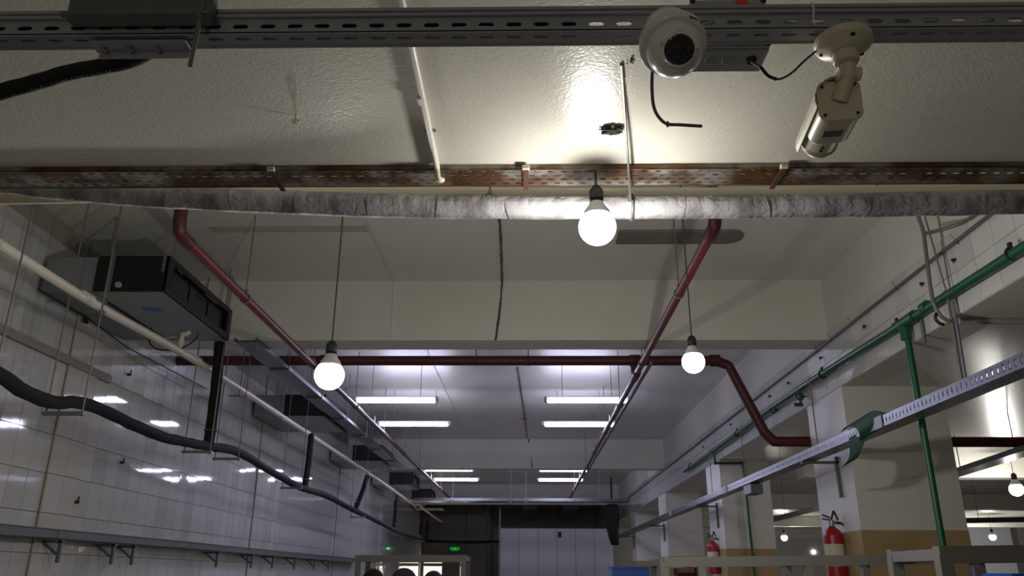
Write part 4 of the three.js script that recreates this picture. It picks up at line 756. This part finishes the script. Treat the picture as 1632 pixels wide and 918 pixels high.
// ------------------------------------------------------------------ far end
{
  const zt = -23.2, a = onZ(661, 799, zt), b = onZ(1003, 803, zt);
  const g = thing('cross_tray', 'galvanised tray hanging crosswise before the third beam', 'cable tray', V((a.x + b.x) / 2, a.y, zt)), w = b.x - a.x;
  part('base_plate', box(-w / 2, w / 2, -.01, 0, -.3, .3), M.galv, g); part('side_rail', box(-w / 2, w / 2, 0, .07, .29, .3), M.galv, g); part('side_rail', box(-w / 2, w / 2, 0, .07, -.3, -.29), M.galv, g);
  for (const t of [-.32, -.05, .02, .36]) { part('hanger_rod', rod(V(t * w, 0, .2), V(t * w, CEIL - a.y, .2), .01, 6), M.rodGrey, g); part('bracket', rbox(.06, .12, .06, .01).translate(t * w, -.02, .28), M.wireGrey, g); }
  // white partition, dark recess
  const p0 = onZ(798, 842, -30.4), p1 = onZ(976, 842, -30.4);
  const part1 = single('white_partition', rbox(p1.x - p0.x, p0.y, .1, .01).translate((p0.x + p1.x) / 2, p0.y / 2, -30.4), M.partition, 'tall pale panel closing the far end of hall', 'partition');
  for (let k = 1; k < 6; k++) part('panel_joint', box(p0.x + (p1.x - p0.x) * k / 6 - .012, p0.x + (p1.x - p0.x) * k / 6 + .012, 0, p0.y - .02, -30.355, -30.343), M.greyPlastic, part1);
  part('bracket', rbox(.12, .2, .1, .02).translate(onZ(892, 852, -30.3).x, onZ(892, 852, -30.3).y, -30.3), M.wire, part1);
  part('left_edge', box(p0.x - .06, p0.x, 0, BEAM, -30.46, -30.34), M.greyPlastic, part1);
  for (const k of [.36, .7]) { const x = ROOMX + (RIGHT - ROOMX) * k; single('room_duct', box(x - .3, x + .3, 4.1, CEIL, -39.9, -33.4), M.acGalv, k < .5 ? 'dim duct under the ceiling of the unlit end room' : 'second dim duct in the unlit end room, column side', 'duct'); }
  for (const u of [743]) { const x = onZ(u, 840, FAR).x; part('panel_joint', box(x - .02, x + .02, 0, CEIL, FAR, FAR + .02), M.farDark, wallFar); }
  const c = thing('cable_bundle', 'dark cable bundle hanging at the far column edge', 'cable bundle', onZ(975, 800, -26.5)), cp = c.position;
  for (let k = 0; k < 5; k++) part('cable', hose([[970 + k * 3, 806], [968 + k * 4, 830], [971 + k * 3, 848], [976 + k * 2, 866]].map(([u, v]) => onZ(u, v, -26.5 + k * .05).sub(cp)), .06, 24, 8), M.wire, c);
  const ht = onZ(975, 806, -26.5); part('hook', rod(V(0, 0, 0), V(0, CEIL - cp.y, 0), .03, 6), M.wire, c);
  // exit sign and lit openings on the end wall
  const e = onZ(725, 875, FAR + .08), ex = thing('exit_sign', 'small glowing green sign on the brown end wall', 'sign', e);
  part('housing', rbox(.5, .26, .08, .02), M.farDark, ex); part('lit_face', rbox(.4, .13, .02, .01).translate(0, .01, .045), M.exitGreen, ex);
  const lamp = new THREE.PointLight(0x20ff60, .04, 0, 2); lamp.position.set(0, 0, .12); lamp.castShadow = true; lamp.name = 'sign_light'; ex.add(lamp);
  for (const [i, [u0, u1, v0, v1]] of [[676, 704, 887, 912], [734, 740, 887, 915]].entries()) {
    const a0 = onZ(u0, v0, FAR + .06), a1 = onZ(u1, v1, FAR + .06), ww = a1.x - a0.x, y1 = a0.y, y0 = i ? .1 : 1.0;
    const fr = struct('window_' + (i + 1), [box(a0.x - .06, a1.x + .06, y1, y1 + .08, FAR, FAR + .1), box(a0.x - .06, a0.x, y0, y1, FAR, FAR + .1), box(a1.x, a1.x + .06, y0, y1, FAR, FAR + .1), box(a0.x - .06, a1.x + .06, y0 - .06, y0, FAR, FAR + .1), box(a0.x, a1.x, y1 - .36, y1 - .24, FAR, FAR + .1)], M.rackSteel, i ? 'narrow lit slot of a doorway in end wall' : 'warm lit window in the brown end wall', 'window');
    part('pane', box(a0.x, a1.x, y0, y1, FAR + .02, FAR + .04), M.litPane, fr);
    const rl = new THREE.RectAreaLight(new THREE.Color().setRGB(1, .86, .66), 1.6, ww, y1 - y0); rl.position.set((a0.x + a1.x) / 2, (y0 + y1) / 2, FAR + .06); rl.rotation.y = Math.PI; rl.name = 'window_light'; fr.add(rl);
  }
}
// ------------------------------------------------------------------ three people seen from the eyes up
function field(res, bx, f) {          // mesh a distance field over box bx = [x0,x1,y0,y1,z0,z1]
  const mc = new MarchingCubes(res, M.hair, false, false, 60000); mc.isolation = 0; const s = mc.size, h = s / 2;
  const P = V(0, 0, 0);
  for (let k = 0; k < s; k++) for (let j = 0; j < s; j++) for (let i = 0; i < s; i++) {
    const fx = (i - h) / h, fy = (j - h) / h, fz = (k - h) / h;
    P.set((bx[0] + bx[1]) / 2 + fx * (bx[1] - bx[0]) / 2, (bx[2] + bx[3]) / 2 + fy * (bx[3] - bx[2]) / 2, (bx[4] + bx[5]) / 2 + fz * (bx[5] - bx[4]) / 2);
    mc.field[i + j * s + k * s * s] = -f(P);
  }
  mc.update(); const n = mc.count, pos = new Float32Array(n * 3);
  for (let i = 0; i < n; i++) { pos[3 * i] = (bx[0] + bx[1]) / 2 + mc.positionArray[3 * i] * (bx[1] - bx[0]) / 2; pos[3 * i + 1] = (bx[2] + bx[3]) / 2 + mc.positionArray[3 * i + 1] * (bx[3] - bx[2]) / 2; pos[3 * i + 2] = (bx[4] + bx[5]) / 2 + mc.positionArray[3 * i + 2] * (bx[5] - bx[4]) / 2; }
  let g = new THREE.BufferGeometry(); g.setAttribute('position', new THREE.BufferAttribute(pos, 3)); g = mergeVertices(g, 1e-5); g.computeVertexNormals(); return g;
}
const cap = (p, a, b, ra, rb) => { const d = b.clone().sub(a), t = Math.max(0, Math.min(1, p.clone().sub(a).dot(d) / d.lengthSq())); return p.distanceTo(a.clone().addScaledVector(d, t)) - (ra + (rb - ra) * t); };
const ell = (p, c, rx, ry, rz) => { const q = Math.hypot((p.x - c.x) / rx, (p.y - c.y) / ry, (p.z - c.z) / rz); return (q - 1) * Math.min(rx, ry, rz); };
const smin = (a, b, k) => { const h = Math.max(0, Math.min(1, .5 + .5 * (b - a) / k)); return b + (a - b) * h - k * h * (1 - h); };
function makePerson() {                // standing, 1.66 m, facing -z (away from the camera); origin at the feet
  const bones = [];
  for (const s of [-1, 1]) {
    bones.push([V(s * .085, .86, 0), V(s * .095, .47, .012), .082, .056], [V(s * .095, .47, .012), V(s * .1, .085, -.015), .055, .036], [V(s * .1, .045, -.02), V(s * .115, .035, -.17), .042, .032], [V(s * .1, .08, -.012), V(s * .1, .04, .03), .038, .036]);
    bones.push([V(s * .165, 1.35, 0), V(s * .215, 1.07, .02), .05, .04], [V(s * .215, 1.07, .02), V(s * .225, .84, -.05), .039, .028]);
    const w = V(s * .225, .83, -.052);
    bones.push([w, w.clone().add(V(0, -.08, -.012)), .03, .032]);
    for (let f = 0; f < 4; f++) { const b = w.clone().add(V(-s * .006, -.085, -.036 + f * .021)); const m = b.clone().add(V(-s * .006, -.04 - .004 * (f === 1), -.006)); bones.push([b, m, .0095, .009], [m, m.clone().add(V(-s * .014, -.032, -.003)), .009, .0075]); }
    const tb = w.clone().add(V(-s * .008, -.035, -.03)), tm = tb.clone().add(V(-s * .01, -.035, -.028)); bones.push([tb, tm, .012, .0105], [tm, tm.clone().add(V(-s * .008, -.03, -.006)), .0105, .008]);
  }
  bones.push([V(0, .88, 0), V(0, 1.08, 0), .12, .115], [V(0, 1.08, 0), V(0, 1.3, 0), .115, .125], [V(-.13, 1.365, 0), V(.13, 1.365, 0), .06, .06], [V(0, 1.36, .005), V(0, 1.5, -.012), .056, .052]);
  const g1 = field(88, [-.36, .36, -.01, 1.5, -.3, .24], p => { let d = 9; for (const b of bones) d = smin(d, cap(p, ...b), b[2] < .02 ? .006 : .035); return d; });
  const head = p => { let d = smin(ell(p, V(0, 1.555, .012), .074, .098, .094), ell(p, V(0, 1.505, -.035), .055, .062, .058), .03); d = smin(d, cap(p, V(0, 1.36, .005), V(0, 1.5, -.0), .054, .052), .025); d = smin(d, cap(p, V(0, 1.552, -.083), V(0, 1.522, -.1), .009, .014), .012); for (const s of [-1, 1]) { d = smin(d, ell(p, V(s * .077, 1.54, .01), .012, .032, .02), .008); d = Math.max(d, -ell(p, V(s * .031, 1.556, -.098), .017, .011, .014)); d = smin(d, ell(p, V(s * .031, 1.554, -.079), .013, .013, .013), .003); } d = smin(d, cap(p, V(-.018, 1.489, -.088), V(.018, 1.489, -.088), .006, .006), .006); return d; };
  const g2 = field(56, [-.11, .11, 1.38, 1.67, -.13, .13], head);
  const body = merge([g1, g2].map(q => q.toNonIndexed()));
  const hair = field(44, [-.12, .12, 1.46, 1.7, -.12, .15], p => Math.max(ell(p, V(0, 1.575, .02), .089, .093, .104), -(p.y - 1.50 + Math.max(0, -(p.z + .01)) * -1.35 + .0 * p.x)));
  return { body, hair };
}
const figure = makePerson();
const cols = (g, top) => {
  const p = g.attributes.position, c = new Float32Array(p.count * 3), skin = [.35, .21, .14], tr = [.025, .028, .04];
  for (let i = 0; i < p.count; i++) { const y = p.getY(i), hand = Math.abs(p.getX(i)) > .165 && y < .86, k = y > 1.42 || hand ? skin : y > .88 ? top : y < .09 ? [.01, .01, .01] : Math.abs(p.getX(i)) > .17 ? top : tr; c.set(k, 3 * i); }
  const q = g.clone(); q.setAttribute('color', new THREE.BufferAttribute(c, 3)); return q;
};
for (const [u, v, z, top, turn, label] of [[596, 906, -6.9, [.08, .09, .13], .1, 'short dark-haired person standing nearest the tiled wall'], [646, 905, -5.7, [.14, .14, .15], -.2, 'black-haired person standing middle of the group of three'], [691, 909, -7.4, [.1, .05, .05], .15, 'dark brown-haired person standing before the lit end window']]) {
  const t = onZ(u, v, z), s = t.y / 1.668, g = thing('person', label, 'person', V(t.x, 0, z)); g.rotation.y = turn; g.scale.setScalar(s);
  part('body', cols(figure.body, top), std({ vertexColors: true, roughness: .7 }), g); part('hair', figure.hair, label.includes('brown') ? std({ color: 0x241512, roughness: .6 }) : M.hair, g);
}
renderer.render(scene, camera);
